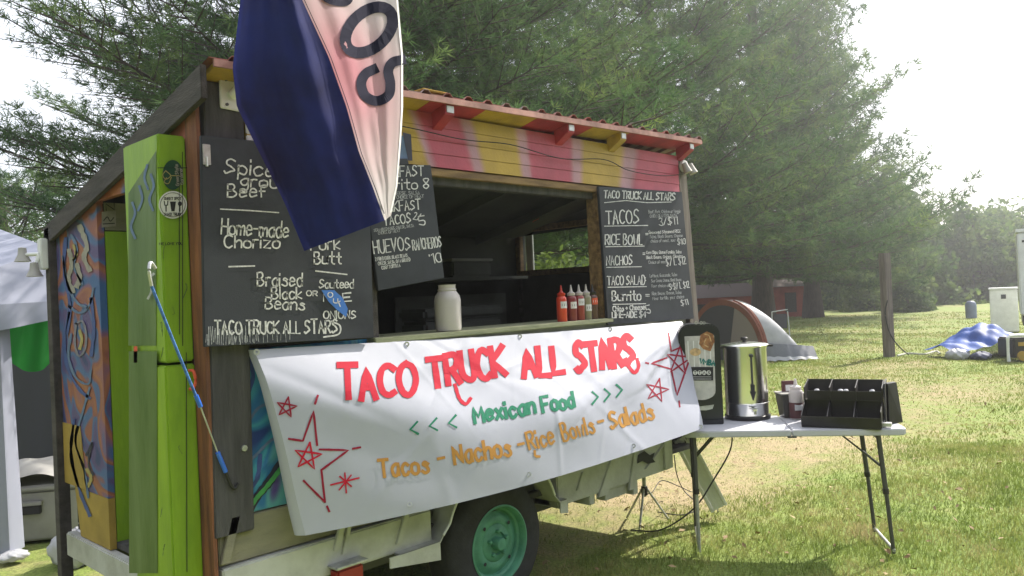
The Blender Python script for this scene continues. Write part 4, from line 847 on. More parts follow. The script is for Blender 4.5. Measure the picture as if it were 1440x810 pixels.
for ax, dx in ((.075,.16),(1.13,-.2)):
    for y in (.25, .32): LB(O_).tube([(ax,y,TZ-.22),(ax+dx,y,TZ-.045)], .006, 6).build('brace', 'darksteel', t)
    LB(O_).tube([(ax,.06,TZ-.22),(ax,.50,TZ-.22)], .008, 6).build('cross_bar', 'darksteel', t)
# black dispenser
FC = np.array([*(RM@np.array([0,0,-1.]))[:2], 0]); FC /= np.linalg.norm(FC); RC = np.array([FC[1], -FC[0], 0])
def rot(u, deg): a = R_(deg); return np.array([u[0]*math.cos(a)-u[1]*math.sin(a), u[0]*math.sin(a)+u[1]*math.cos(a), 0])
do = onZ(989, 597, TZ); du, dv = rot(RC, -6), rot(FC, -6); t = thing('napkin_dispenser', do, 'tall black dispenser with rounded top and sticker covered clear front on the table', 'dispenser')
def outline(w_, h, r, z0=0): 
    p = [(-w_, z0), (w_, z0)]
    p += [(w_-r+r*math.cos(R_(a)), h-r*.8+r*.8*math.sin(R_(a))) for a in range(0, 91, 15)]+[(-w_+r-r*math.sin(R_(a)), h-r*.8+r*.8*math.cos(R_(a))) for a in range(0, 91, 15)]
    return p
LB(do, du, dv).slab([(x, 0, z) for x, z in outline(.128, .635, .075)], (0,.22,0)).build('body', 'dispblack', t, bevel=.012)
LB(do, du, dv).box((-.125,-.012,0), (.125,0,.03)).build('base', 'dispblack', t, bevel=.004)
op = [(.085*math.cos(R_(a)), .21+.055*math.sin(R_(a))) for a in range(180, 361, 15)]
pn = op+[(.092,.56),(-.092,.56)]
LB(do, du, dv).slab([(x, -.006, z) for x, z in pn], (0,.006,0)).build('front_panel', mat('clear_front', (.66,.64,.62), .3, col2=(.42,.42,.42), vscale=9), t, bevel=.002)
for k in range(5): LB(do, du, dv).box((-.075+k*.034,-.0075,.30), (-.069+k*.034,-.0061,.53)).build('groove', 'whitemetal', t)
def dsurf(off): 
    n = dv; o2 = do-n*off
    def f(px, py):
        r = ray(px, py); p0 = np.array([0,0,H]); k = np.dot(o2-p0, n)/np.dot(r, n); return p0+r*k
    return f
D1, D2 = dsurf(.0085), dsurf(.0105)
def fp(name, P, f_, m): return fillpoly(name, P, f_, m, t)
fp('brown_sticker', [(985,471),(994,466),(1003,470),(1005,480),(999,494),(989,491),(983,484)], D1, 'stickerbrown'); fp('tan_sticker', disc(978,495,8,5.5,14), D1, 'stickertan')
ribbons('sticker_print', strokes('VMBA', (984,511), (1005,514), 6.5), 2.4, D1, 'stickerteal', t)
ribbons('sticker_print', [catmull([(993,476),(990,484),(996,488)]), catmull([(991,470),(997,472),(1000,480)])], 1.3, D2, 'stickertan', t)
fp('black_sticker', [(972,516),(1003,516),(1003,535),(972,535)], D1, 'ink')
for k, ch in enumerate('TTAS'):
    fp('sticker_disc', disc(977.5+k*6.4, 524, 3.1, 3.3, 14), D2, 'stickerwhite'); ribbons('sticker_print', strokes(ch, (976+k*6.4,526), (979.2+k*6.4,526), 4), .8, dsurf(.0115), 'ink', t)
ribbons('sticker_print', [[np.array((975.,530.)),np.array((1000.,530.))],[np.array((975.,533.)),np.array((1000.,533.))]], .6, D2, 'label', t)
ribbons('top_mark', [[np.array(q) for q in disc(cx,454,2,2,10)+disc(cx,454,2,2,10)[:1]] for cx in (979,986,990)], .8, D2, 'galv', t)
fp('slot', [(979,572),(1004,569),(1002,575),(993,577),(979,577)], dsurf(.003), 'galv')
# coffee urn
uo = onZ(1058, 591, TZ)+FC*.10; uo[2] = TZ+.002; t = thing('coffee_urn', uo, 'polished stainless steel coffee urn with lid and black knob on the table', 'urn')
MB().lathe([(0,0),(.142,0),(.145,.006),(.145,.022),(.138,.028)], uo, n=48).build('base', 'blackplastic', t, smooth=True)
MB().lathe([(.137,.028),(.137,.10),(.1385,.102),(.1385,.106),(.1365,.108),(.1365,.455),(.142,.462),(.142,.470),(.130,.47)], uo, n=64).build('body', 'steel', t, smooth=True)
MB().lathe([(.150,.471),(.152,.476),(.145,.481),(.08,.492),(.03,.497),(0,.498)], uo, n=48).build('lid', 'steel', t, smooth=True)
MB().lathe([(.012,.497),(.012,.505),(.022,.508),(.024,.52),(.018,.527),(0,.528)], uo, n=20).build('knob', 'blackplastic', t, smooth=True)
for s_ in (-1, 1): LB(uo, RC, FC).box((s_*.16-.022,-.025,.458), (s_*.16+.022,.025,.47)).build('handle', 'blackplastic', t, bevel=.004)
fr_ = lambda z, off=0: uo-FC*(.1385+off)+np.array([0,0,z])
LB(uo, RC, FC).box((-.013,-.146,.405), (.013,-.136,.42)).build('gauge_mount', 'darksteel', t, bevel=.002)
MB().tube([fr_(.41,.006), fr_(.22,.006)], .005, 8).build('sight_tube', 'darksteel', t)
LB(uo, RC, FC).slab([(-.012,-.150,.23),(.012,-.150,.23),(.010,-.150,.19),(.018,-.150,.185),(.0,-.150,.13),(-.018,-.150,.185),(-.010,-.150,.19)][::-1], (0,.012,0)).build('level_gauge', 'ink', t)
LB(uo, RC, FC).box((-.012,-.175,.062), (.012,-.138,.078)).build('tap', 'steel', t, bevel=.003); MB().tube([fr_(.07,.03), fr_(.045,.032)], .008, 10).build('spout', 'steel', t)
LB(uo, RC, FC).box((-.03,-.152,.078), (.03,-.146,.084)).build('tap_lever', 'galv', t, bevel=.001)
# tub, bottles
to = onZ(1117, 588, TZ)+FC*.05; to[2] = TZ+.001; t = thing('plastic_tub', to, 'grey plastic tub between the steel urn and the black bin rack', 'tub')
LB(to, RC, FC).hexa([(-.06,-.05,0),(.06,-.05,0),(.06,.06,0),(-.06,.06,0),(-.078,-.07,.155),(.078,-.07,.155),(.078,.08,.155),(-.078,.08,.155)]).build('body', mat('smoky_plastic', (.10,.095,.09), .25, trans=.2), t, bevel=.006)
LB(to, RC, FC).box((-.084,-.076,.152), (.084,.086,.160)).build('rim', 'binplastic', t, bevel=.003)
bo = to-FC*.085+RC*.005; t = thing('squeeze_bottle', bo, 'white squeeze bottle with brown label on the table in front of the grey tub', 'squeeze bottle')
MB().lathe([(0,0),(.038,0),(.043,.006),(.044,.12),(.044,.165),(.040,.18),(.034,.185),(.034,.205),(.013,.215),(.007,.255),(0,.256)], bo, n=28).build('body', 'jar', t, smooth=True)
MB().lathe([(.0442,.008),(.0452,.010),(.0452,.105),(.0442,.107)], bo, n=28).build('label_band', mat('brown_label', (.10,.035,.04), .5), t, smooth=True)
LB(bo, RC, FC).hexa([(-.024,-.0475,.06),(.024,-.0475,.06),(.024,-.034,.06),(-.024,-.034,.06),(-.024,-.0475,.09),(.024,-.0475,.09),(.024,-.034,.10),(-.024,-.034,.10)]).build('label_print', 'label', t)
so = to+FC*.03+RC*.0; so[2] = TZ+.145; t = thing('sauce_packet_box', so, 'small dark red carton poking up behind the white squeeze bottle', 'carton')
LB(so, RC, FC).box((-.038,0,0), (.038,.03,.085)).build('carton', mat('dark_red_card', (.09,.03,.035), .6), t, bevel=.002); LB(so, RC, FC).box((-.02,-.0015,.02), (.03,-.0002,.06)).build('label_print', 'label', t)
# black bin rack
oo = onZ(1128, 600, TZ); ou = onZ(1240, 604, TZ)-oo; ow = np.linalg.norm(ou); ou = ou/ow; ov = np.array([-ou[1], ou[0], 0]); oo = oo+ov*.01
t = thing('condiment_rack', oo+ou*.24+ov*.15, 'black two tier plastic bin rack with sugar packets at the right end of the table', 'condiment rack')
def ob(name, m='blackplastic', bev=.003): return lambda mb: mb.build(name, m, t, bevel=bev)
W_ = ow; KZ = .87
LB(oo, ou, ov).box((0,-.032,.002), (W_,.30,.010)).build('base', 'blackplastic', t, bevel=.002)
LB(oo, ou, ov).slab([(0,-.03,.01),(W_,-.03,.01),(W_,-.05,.08),(0,-.05,.08)], (0,.006,0)).build('front_wall', 'blackplastic', t, bevel=.001)
LB(oo, ou, ov).slab([(0,.15,.01),(W_,.15,.01),(W_,.15,.17),(0,.15,.17)], (0,.006,0)).build('inner_wall', 'blackplastic', t, bevel=.001)
LB(oo, ou, ov).box((.0,.11,.165), (W_,.27,.172)).build('upper_shelf', 'blackplastic', t, bevel=.001)
LB(oo, ou, ov).slab([(.02,.11,.172),(W_,.11,.172),(W_,.095,.235),(.02,.095,.235)], (0,.006,0)).build('upper_lip', 'blackplastic', t, bevel=.001)
LB(oo, ou, ov).box((.0,.27,.01), (W_,.278,.295)).build('back_wall', 'blackplastic', t, bevel=.001)
for k in range(4):
    x = k*W_/3.02
    LB(oo, ou, ov).slab([(x,-.024,.011),(x,.145,.011),(x,.145,.163),(x,.10,.155),(x,-.043,.085 if k < 3 else .12)], (.006,0,0)).build('divider', 'blackplastic', t, bevel=.001)
    LB(oo, ou, ov).slab([(x+.004,.10,.174),(x+.004,.268,.174),(x+.004,.268,.297),(x+.004,.085,.26)], (.006,0,0)).build('divider', 'blackplastic', t, bevel=.001)
LB(oo, ou, ov).slab([(W_+.012,.06,.01),(W_+.012,.30,.01),(W_+.012,.29,.298),(W_+.012,.12,.285)], (.008,0,0)).build('side_panel', 'blackplastic', t, bevel=.001)
LB(oo, ou, ov).slab([(W_+.03,.17,.0),(W_+.10,.27,.0),(W_+.075,.28,.275),(W_+.03,.20,.275)], (-.02,.05,0)).build('side_panel', 'blackplastic', t, bevel=.002)
for k, (x, m) in enumerate(((.075,'label'),(.21,'label'),(.24,'label'),(.385,'label'))):
    p = oo+ou*x+ov*.125; p[2] = TZ+.203; MB().lathe([(0,-.012),(.013,-.008),(.016,0),(.012,.008),(0,.011)], p, (.3,.2,1), 10).build('cream_cup', m, t, smooth=True)
LB(oo, ou, ov).box((W_-.0,.03,.011), (W_+.05,.08,.035)).build('clip_tray', 'galv', t, bevel=.002)
KZ = 1.0
# ------------------------------------------------------------------ ramp, tripod jack, cables by the trailer's end
ra, rb = onY(948,622, 3.05), onZ(1001, 722, .03); ax_ = rb-ra; ax_ /= np.linalg.norm(ax_)
t = thing('aluminium_ramp', rb, 'pale metal ramp leaning from the trailer end down to the grass', 'ramp')
sideu = RC*.75+np.array([0,0,.66]); sideu = sideu-ax_*np.dot(sideu, ax_); sideu /= np.linalg.norm(sideu)
for k, (o1, wd) in enumerate(((0,.020),(.105,.020))):
    b0 = ra+sideu*o1; b1 = rb+sideu*o1
    MB().slab([b0, b1, b1+FC*.05, b0+FC*.05], sideu*wd).build('rail', 'whitemetal', t, bevel=.003)
MB().slab([ra+sideu*.023+FC*.02, rb+sideu*.023+FC*.02, rb+sideu*.104+FC*.02, ra+sideu*.104+FC*.02], FC*.008).build('tread', 'whitemetal', t)
for o1 in (.045, .075): MB().slab([ra+sideu*o1+FC*.012, rb+sideu*o1+FC*.012, rb+sideu*(o1+.008)+FC*.012, ra+sideu*(o1+.008)+FC*.012], FC*.0075).build('tread_rib', 'whitemetal', t)
jo = onZ(910, 738, 0)+FC*.05; jo[2] = 0; t = thing('tripod_jack', jo, 'thin grey tripod stand under the right end of the trailer', 'stand')
MB().tube([jo+[0,0,.18], jo+[0,0,.43]], .014, 10).build('post', 'galv', t); MB().box(jo+[-.03,-.03,.43], jo+[.03,.03,.437]).build('head', 'galv', t)
for a in (200, 330, 85): MB().tube([jo+[0,0,.26], jo+[.17*math.cos(R_(a)), .17*math.sin(R_(a)), .004]], .008, 8).build('leg', 'whitepaint', t)
MB().tube([jo+[0,0,.19],jo+[0,0,.25]], .022, 12).build('collar', 'cable', t)
def cable(pts, r, label, m='cable', name='cable', cat='cable', n=8):
    o = MB().tube(catmull(pts, n), r, 6).build(name, m, None, smooth=True); tag(o, label, cat); return o
g0 = lambda x, y, z=.012: onZ(x, y, z)
cable([g0(900,688), g0(915,694,.1), onZ(930,676,.12), g0(955,684,.1), g0(975,692,.02), g0(1000,690,.02), g0(1010,720,.01)], .0035, 'black cable looping on the ground between the jack stand and the ramp')
cable([onY(948,640,3.1), onY(952,668,3.2), onY(962,690,3.3), g0(982,712), g0(960,724), g0(925,720)], .004, 'black cable hanging from the trailer end to the ground beside the ramp')
cable([O_+U*.33+V*.4+[0,0,TZ-.04], O_+U*.31+V*.36+[0,0,.55], O_+U*.2+V*.3+[0,0,.38], O_+U*.06+V*.25+[0,0,.20], O_+U*-.15+V*.3+[0,0,.05], O_+U*-.35+V*.4+[0,0,.015]], .005, 'black cord hanging from under the table and curving down past its left leg', name='power_cord', cat='cord')
# ------------------------------------------------------------------ canopy at the left with cloths and bins
t = thing('canopy', (1.3,6.6,0), 'white pop up canopy with cloth wrapped legs behind the trailer on the left', 'canopy')
def A3(px, py, d): return at(px, py, d)
dC = 5.0
a_ = A3(-160,420,4.8); b_ = A3(68,418,5.6); pk = A3(52,352,6.4); 
MB().add([A3(-200,440,4.6), A3(66,424,5.5), A3(74,350,5.7), A3(-60,300,7.0)], [(0,1,2),(0,2,3)]).build('roof_panel', 'clothwhite', t)
mb = MB(); P_, Q_ = A3(-200,440,4.6), A3(66,424,5.5)
mb.grid(lambda u, v: lerp(P_, Q_, u)+np.array([.0, .012*math.sin(30*u)*v, -.13*v-.05*math.sin(math.pi*u)*v]), 40, 6); mb.build('valance', 'clothwhite', t, smooth=True)
P2 = A3(74,350,5.7); 
mb = MB(); mb.grid(lambda u, v: lerp(Q_+[0,0,0], A3(75,420,7.5), u)+np.array([0,0,-.16*v+.0*u]), 20, 6); mb.build('valance', 'clothwhite', t, smooth=True)
MB().add([A3(66,424,5.5), A3(75,418,7.5), A3(74,350,5.7)], [(0,1,2)]).build('roof_panel', 'clothwhite', t)
lf = onZ(6,785,0.0); lt = lf.copy(); lt[2] = 1.62
MB().tube([lf, lt], .02, 8).build('leg', 'whitemetal', t)
mb = MB(); mb.grid(lambda u, v: lf+np.array([(.09+.025*math.sin(10*u*math.pi))*math.cos(2*math.pi*u)*(1.2-.4*v), (.09+.025*math.cos(8*u*math.pi))*math.sin(2*math.pi*u)*(1.2-.4*v), .04+1.58*v]), 40, 16); mb.build('leg_wrap', 'clothwhite', t, smooth=True)
l2 = A3(62,430,7.4); MB().tube([[l2[0],l2[1],0],[l2[0],l2[1],1.55]], .018, 8).build('leg', 'whitemetal', t)
mb = MB(); g1, g2 = A3(8,432,6.3), A3(74,432,6.6)
mb.grid(lambda u, v: lerp(g1, g2, u)+np.array([0, .03*math.sin(12*u+3*v), -v*(.42+.10*math.sin(u*3.0))]), 24, 10); o = mb.build('green_cloth', 'clothgreen', None, smooth=True); tag(o, 'bright green cloth hanging under the white canopy edge', 'cloth')
mb = MB(); g3, g4 = A3(-140,440,7.2), A3(80,440,7.2); mb.grid(lambda u, v: lerp(g3, g4, u)*np.array([1,1,0])+np.array([0, .04*math.sin(15*u), 1.50-v*1.42]), 30, 12); o = mb.build('side_curtain', 'greycloth', None, smooth=True); tag(o, 'dark grey curtain closing the back of the canopy', 'curtain')
bo_ = onZ(40,762,0); 
t = thing('storage_bin', bo_, 'pale grey lidded storage bin on the ground behind the canopy leg', 'storage bin')
bu, bv = rot(RC, 12), rot(FC, 12)
LB(bo_, bu, bv).hexa([(-.26,0,.0),(.36,0,.0),(.36,.4,.0),(-.26,.4,0),(-.28,-.02,.36),(.38,-.02,.36),(.38,.42,.36),(-.28,.42,.36)]).build('body', 'binplastic', t, bevel=.015)
LB(bo_, bu, bv).box((-.30,-.04,.362), (.40,.44,.40)).build('lid', 'binplastic', t, bevel=.01); LB(bo_, bu, bv).box((-.12,-.045,.20), (.10,-.012,.26)).build('handle', 'blackplastic', t, bevel=.005); LB(bo_, bu, bv).box((-.13,-.05,.262), (.11,-.015,.29)).build('handle_lip', 'binplastic', t, bevel=.004)
mb = MB(); mb.grid(lambda u, v: bo_+bu*(-.31+.74*u)+bv*(-.05+.52*v)+np.array([0,0,.405+.16*math.sin(math.pi*min(1,u*.9+.1))*math.sin(math.pi*min(1,v*.85+.12))**.8+.012*math.sin(14*u+9*v)]), 24, 18); o = mb.build('cloth_cover', 'binplastic', None, smooth=True); tag(o, 'crumpled pale sheet draped over the grey storage bin', 'sheet')
def blobmesh(c, r, seed, sq=(1,1,1), n=20, amp=.2):
    g = random.Random(seed); ph = [g.uniform(0,6) for _ in range(6)]; mb = MB()
    def f(u, v):
        a, b = 2*math.pi*u, math.pi*v; k = 1+amp*(math.sin(3*a+ph[0])*math.sin(2*b+ph[1])*.5+math.sin(7*a+ph[2])*math.sin(5*b+ph[3])*.35+math.sin(11*a+ph[4])*math.sin(9*b)*.25*math.sin(b))
        return np.array(c, float)+r*k*np.array([math.cos(a)*math.sin(b)*sq[0], math.sin(a)*math.sin(b)*sq[1], max(math.cos(b), -.75)*sq[2]])
    return mb.grid(f, n*2, n)
o = blobmesh(onZ(96,778,.10)+FC*.1, .16, 3, (1,1,.75)).build('plastic_bag', 'bag', None, smooth=True); tag(o, 'white plastic bag slumped on the ground beneath the open doorway', 'bag')
o = blobmesh(onZ(18,782,.04), .07, 5, (1.3,1,.5)).build('plastic_bag', 'bag', None, smooth=True); tag(o, 'small crumpled white bag at the foot of the canopy leg', 'bag')
# ------------------------------------------------------------------ tent
t0 = onZ(1076, 508, 0); t = thing('dome_tent', t0+FC*.8, 'orange and grey dome tent pitched on the lawn beyond the coffee urn', 'tent')
def tl(x, y, z): return t0+RC*x+FC*y+np.array([0,0,z])
def arch(k, a, lift=0):   # k 0 front .. 1 rear ; a 0 near foot .. 1 far foot
    n0 = np.array([0.02+.98*k, .0+.25*k]); f0 = np.array([-1.25+1.9*k, .95+.55*k]); hh = 1.30*math.cos(min(1,k*.985)*math.pi/2)**.80 if k < 1 else .02
    mid = (n0+f0)/2; ca = math.cos(math.pi*a); s_ = math.sin(math.pi*a)**.72 if 0 < a < 1 else 0
    xy = mid+(n0-mid)*ca*(1 if True else 1); sag = .02*math.sin(a*20+k*9)*s_*k
    return tl(xy[0]-.12*s_*(1-k), xy[1], max(hh+lift, .02)*s_+sag)
MB().grid(lambda u, v: arch(.10+.90*u, v), 26, 30).build('flysheet', 'tent_grey', t, smooth=True)
MB().grid(lambda u, v: arch(.0+.105*u, v, .008), 5, 30).build('front_band', 'tent_orange', t, smooth=True)
def inner(u, v):
    p = arch(0.0, v); m_ = (arch(0, 0)+arch(0, 1))/2; q = m_+(p-m_)*(1-u); return q+FC*.12*u
MB().grid(lambda u, v: (lambda p, m_: m_+(p-m_)*(1-.09*u))(arch(.0, v), (arch(0,0)+arch(0,1))/2)+FC*.05*u, 3, 30).build('door_arch', 'tent_orange', t, smooth=True)
def fan(sc_, off, a0, a1, m, name):
    m_ = (arch(0,0)+arch(0,1))/2; P = [m_+(arch(0, a0+(a1-a0)*i/20)-m_)*sc_+FC*off for i in range(21)]
    MB().add([m_+FC*off]+P, [(0, i, i+1) for i in range(1, 21)]).build(name, m, t)
fan(.93, .06, 0, .37, 'tent_mesh', 'mesh_panel'); fan(.93, .05, .37, 1, 'tent_dark', 'door_flap')
fan(.93, .055, .37, .40, 'tent_orange', 'zip_strip')
sk = lambda u, v: tl(.0+1.08*u+.02*math.sin(20*u), -.03+.10*u+.2*u*v-.02, .02+.36*v*(1-.35*u)+.012*math.sin(31*u)*(1-v))-FC*.04*(1-v)
MB().grid(sk, 30, 5).build('skirt', mat('tent_slate', (.13,.14,.17), .6, bump=.4, bscale=10), t, smooth=True)
MB().grid(lambda u, v: sk(u, v*.25)-FC*.03*(1-v)+np.array([0,0,-.01]), 30, 2).build('hem', 'tent_grey', t, smooth=True)
MB().tube([arch(.05, a/20, .02) for a in range(21)], .012, 6).build('pole', 'tent_orange', t); MB().tube([arch(k/12, .42, .015) for k in range(12)], .01, 6).build('pole', 'tent_grey', t)
# ------------------------------------------------------------------ utility pole and its cords
pb = onZ(1258,500,0); pt = np.array([*pb[:2], 2.12])-RC*.14
t = thing('wooden_post', pb, 'weathered square wooden post standing in the lawn right of the tent', 'post')
LB(pb, rot(RC,20), rot(FC,20)).add([(x+(dx if z else 0), y, z) for z in (-.1, 2.12) for x, y, dx in ((-.085,-.085,-.14),(.085,-.085,-.14),(.085,.085,-.14),(-.085,.085,-.14))], [(3,2,1,0),(4,5,6,7),(0,1,5,4),(1,2,6,5),(2,3,7,6),(3,0,4,7)]).build('post', 'postwood', t, bevel=.01)
q = pb-FC*.15
cable([q+RC*-.16+[0,0,1.15], q+RC*-.22+[0,0,.9], q+RC*-.17+[0,0,.55], q+RC*-.05+[0,0,.3], q+RC*.1+[0,0,.12], q+RC*.22+[0,0,.02]], .012, 'dark cable looping down the side of the wooden post', name='cable')
cable([onZ(1262,500,.01), onZ(1278,497,.01), onZ(1300,498,.01), onZ(1316,494,.01), onZ(1322,497,.01)], .022, 'pale hose lying on the lawn between the wooden post and the blue tarp', 'rope', 'garden_hose', 'hose')
# ------------------------------------------------------------------ tarp heap, cabinet, white lorry, barrel
c_ = onZ(1392,503,0)+FC*.6
def tarpf(u, v):
    x = -.72+2.0*u; y = -.7+1.15*v; r = math.exp(-((x-.25)/.75)**2-((y)/.8)**2); z = .56*r+.13*math.exp(-((x+.7)/.3)**2-((y+.3)/.4)**2)+r*(.07*abs(math.sin(5*x+3*y+math.sin(3*y)))+.05*abs(math.sin(9*x-6*y))-.05)+.012*math.sin(23*x+11*y)
    return c_+RC*x+FC*y+np.array([0,0,max(z, .0)+.01])
t = thing('tarp_heap', c_, 'blue tarpaulin thrown over a heap of gear near the white lorry', 'tarp'); MB().grid(tarpf, 44, 30).build('tarp', 'tarp', t, smooth=True)
blobmesh(c_-FC*.55-RC*.6+[0,0,.08], .17, 9, (1.2,1.2,.7)).build('silver_fold', 'bag', t, smooth=True)
o = blobmesh(c_-FC*.75-RC*.25+[0,0,.05], .16, 12, (1.3,1.1,.55)).build('duffel_bag', mat('bag_navy', (.05,.06,.12), .7), None, smooth=True); tag(o, 'dark duffel bag lying in front of the blue tarp', 'bag')
c2 = onZ(1428,508,0); t = thing('generator', c2, 'black generator with yellow panel and white frame beside the blue tarp', 'generator')
LB(c2, RC, FC).box((-.02,0,.06), (.7,.5,.42)).build('body', 'blackplastic', t, bevel=.03); LB(c2, RC, FC).box((.06,-.012,.27), (.26,-.001,.34)).build('panel', 'yellow', t, bevel=.002)
LB(c2, RC, FC).tube([(-.12,.0,.0),(-.12,.0,.42),(-.08,.0,.46),(.7,0,.46)], .03, 8).build('frame', 'whitemetal', t); MB().lathe([(.09,0),(.09,.05),(0,.05)], c2+RC*.12+np.array([0,0,.09]), tuple(-FC), 18).build('wheel', 'yellow', t)
_FC, _RC = FC, RC; c3 = onZ(1416,468,0); FC = norm(np.array([*c3[:2], 0.])); RC = np.array([FC[1], -FC[0], 0]); c3 = c3+FC*.3; c3[2] = 0; t = thing('white_cabinet', c3, 'white upright metal cabinet standing left of the white lorry', 'cabinet')
d3 = np.dot(c3[:2], _FC[:2]); s3 = d3/1130
LB(c3, RC, FC).box((-19*s3,0,0), (15*s3,.6,60*s3)).build('body', 'whitemetal', t, bevel=.02); LB(c3, RC, FC).box((-20*s3,-.03,60*s3+.002), (16*s3,.63,60*s3+.05)).build('lid', 'whitemetal', t, bevel=.01); LB(c3, RC, FC).box((-5*s3,-.01,47*s3), (1*s3,-.001,53*s3)).build('badge', 'greycloth', t)
c4 = onZ(1428,482,0)+RC*.15; c4 = c4+RC*.02
t = thing('box_lorry', c4, 'tall white box lorry at the right edge of the field', 'lorry')
d4 = np.dot(c4[:2], _FC[:2]); s4 = d4/1130
LB(c4, RC, FC).box((-.04,0,.62), (5.5,2.4,155*s4)).build('box_body', 'whitemetal', t, bevel=.03); LB(c4, RC, FC).box((-.06,-.02,155*s4+.003), (5.5,2.42,155*s4+.08)).build('roof_rim', 'whitemetal', t, bevel=.01)
LB(c4, RC, FC).box((.0,.1,.38), (5.4,2.3,.615)).build('chassis', 'darksteel', t); LB(c4, RC, FC).box((.10,-.006,128*s4), (.13,-.0005,144*s4)).build('lettering', 'ink', t); LB(c4, RC, FC).box((.05,-.006,141*s4), (.30,-.0005,144*s4)).build('lettering', 'ink', t)
for x in (.55, 3.9): MB().lathe([(.0,-.02),(.2,-.02),(.36,-.01),(.38,.03),(.38,.22),(0,.22)], c4+RC*x+FC*.02+np.array([0,0,.38]), tuple(FC), 24).build('wheel', 'rubber', t, smooth=True)
FC, RC = _FC, _RC
c5 = onZ(1366,447,0); d5 = np.dot(c5[:2], FC[:2]); s5 = d5/1130; o = MB().lathe([(0,0),(7*s5,.0),(7.2*s5,.3),(7.2*s5,17*s5),(6.5*s5,21*s5),(4*s5,23.5*s5),(0,24*s5)], c5, n=24).build('barrel', 'bluebarrel', None, smooth=True); tag(o, 'distant blue grey barrel with domed lid at the edge of the field', 'barrel')
# ------------------------------------------------------------------ red sheds and the frame beside them
def shed(pxa, pxb, pyb, pyt, d, label, depth=4, eave=.6):
    a = at(pxa, 400, d); b = at(pxb, 400, d); a[2] = b[2] = 0; hgt = (pyb-pyt)/1130*d; u = b-a; L = np.linalg.norm(u); u /= L; v = np.array([-u[1], u[0], 0])
    t = thing('red_shed', (a+b)/2, label, 'shed'); n = 0
    nb = int(L/.28); 
    for k in range(nb): LB(a, u, v).box((k*L/nb+.006,-.02,-.2), ((k+1)*L/nb-.006,.0,hgt)).build('wall_plank', 'redshed', t)
    LB(a, u, v).box((0,.001,-.2), (L,depth,hgt)).build('wall', 'redshed', t); LB(a, u, v).slab([(-.2,-.3,hgt),(-.2,depth+.3,hgt),(-.2,depth/2,hgt+eave)], (L+.4,0,0)).build('roof', 'roofdark', t)
    LB(a, u, v).box((L*.3,-.04,hgt*.15), (L*.62,-.022,hgt*.8)).build('door', 'darkwood', t); return t
shed(1088,1137,446,404,38,'small faded red shed on the far lawn between the pine trunks',3.0,.4)
shed(940,1066,452,408,30,'long dark red shed partly hidden behind the orange and grey tent',4.0,.5)
c6 = at(1094,440,24); c6[2] = 0; t = thing('swing_frame', c6, 'thin white metal frame standing on the lawn in front of the small red shed', 'frame')
for x in (-.2, .32): LB(c6, RC, FC).tube([(x,0,0),(x*.9,0,.75)], .016, 6).build('leg', 'whitemetal', t)
LB(c6, RC, FC).tube([(-.18,0,.75),(.29,0,.8)], .016, 6).build('top_bar', 'whitemetal', t); LB(c6, RC, FC).box((-.12,-.01,.25), (.26,.02,.68)).build('seat_panel', 'greycloth', t, bevel=.01)
# ------------------------------------------------------------------ trees
def pinecol(t):
    g = t.nodes.new('ShaderNodeNewGeometry'); n = t.nodes.new('ShaderNodeTexNoise'); n.inputs['Scale'].default_value = .9; n.inputs['Detail'].default_value = 7; n.inputs['Roughness'].default_value = .7
    t.links.new(g.outputs['Position'], n.inputs[0]); r = ramp_node(t, [(.35,(.032,.076,.030)),(.5,(.078,.140,.048)),(.66,(.165,.225,.065))]); t.links.new(n.outputs[0], r.inputs[0]); return r.outputs[0]
M['needles'] = leafmat('pine_needles', pinecol, .48, .75, .12)
def bushcol(t):
    g = t.nodes.new('ShaderNodeNewGeometry'); n = t.nodes.new('ShaderNodeTexNoise'); n.inputs['Scale'].default_value = .7; n.inputs['Detail'].default_value = 7
    t.links.new(g.outputs['Position'], n.inputs[0]); r = ramp_node(t, [(.38,(.045,.09,.025)),(.5,(.09,.15,.035)),(.62,(.16,.22,.05))]); t.links.new(n.outputs[0], r.inputs[0]); return r.outputs[0]
M['leaves'] = leafmat('broad_leaves', bushcol, .45, .7, .15)
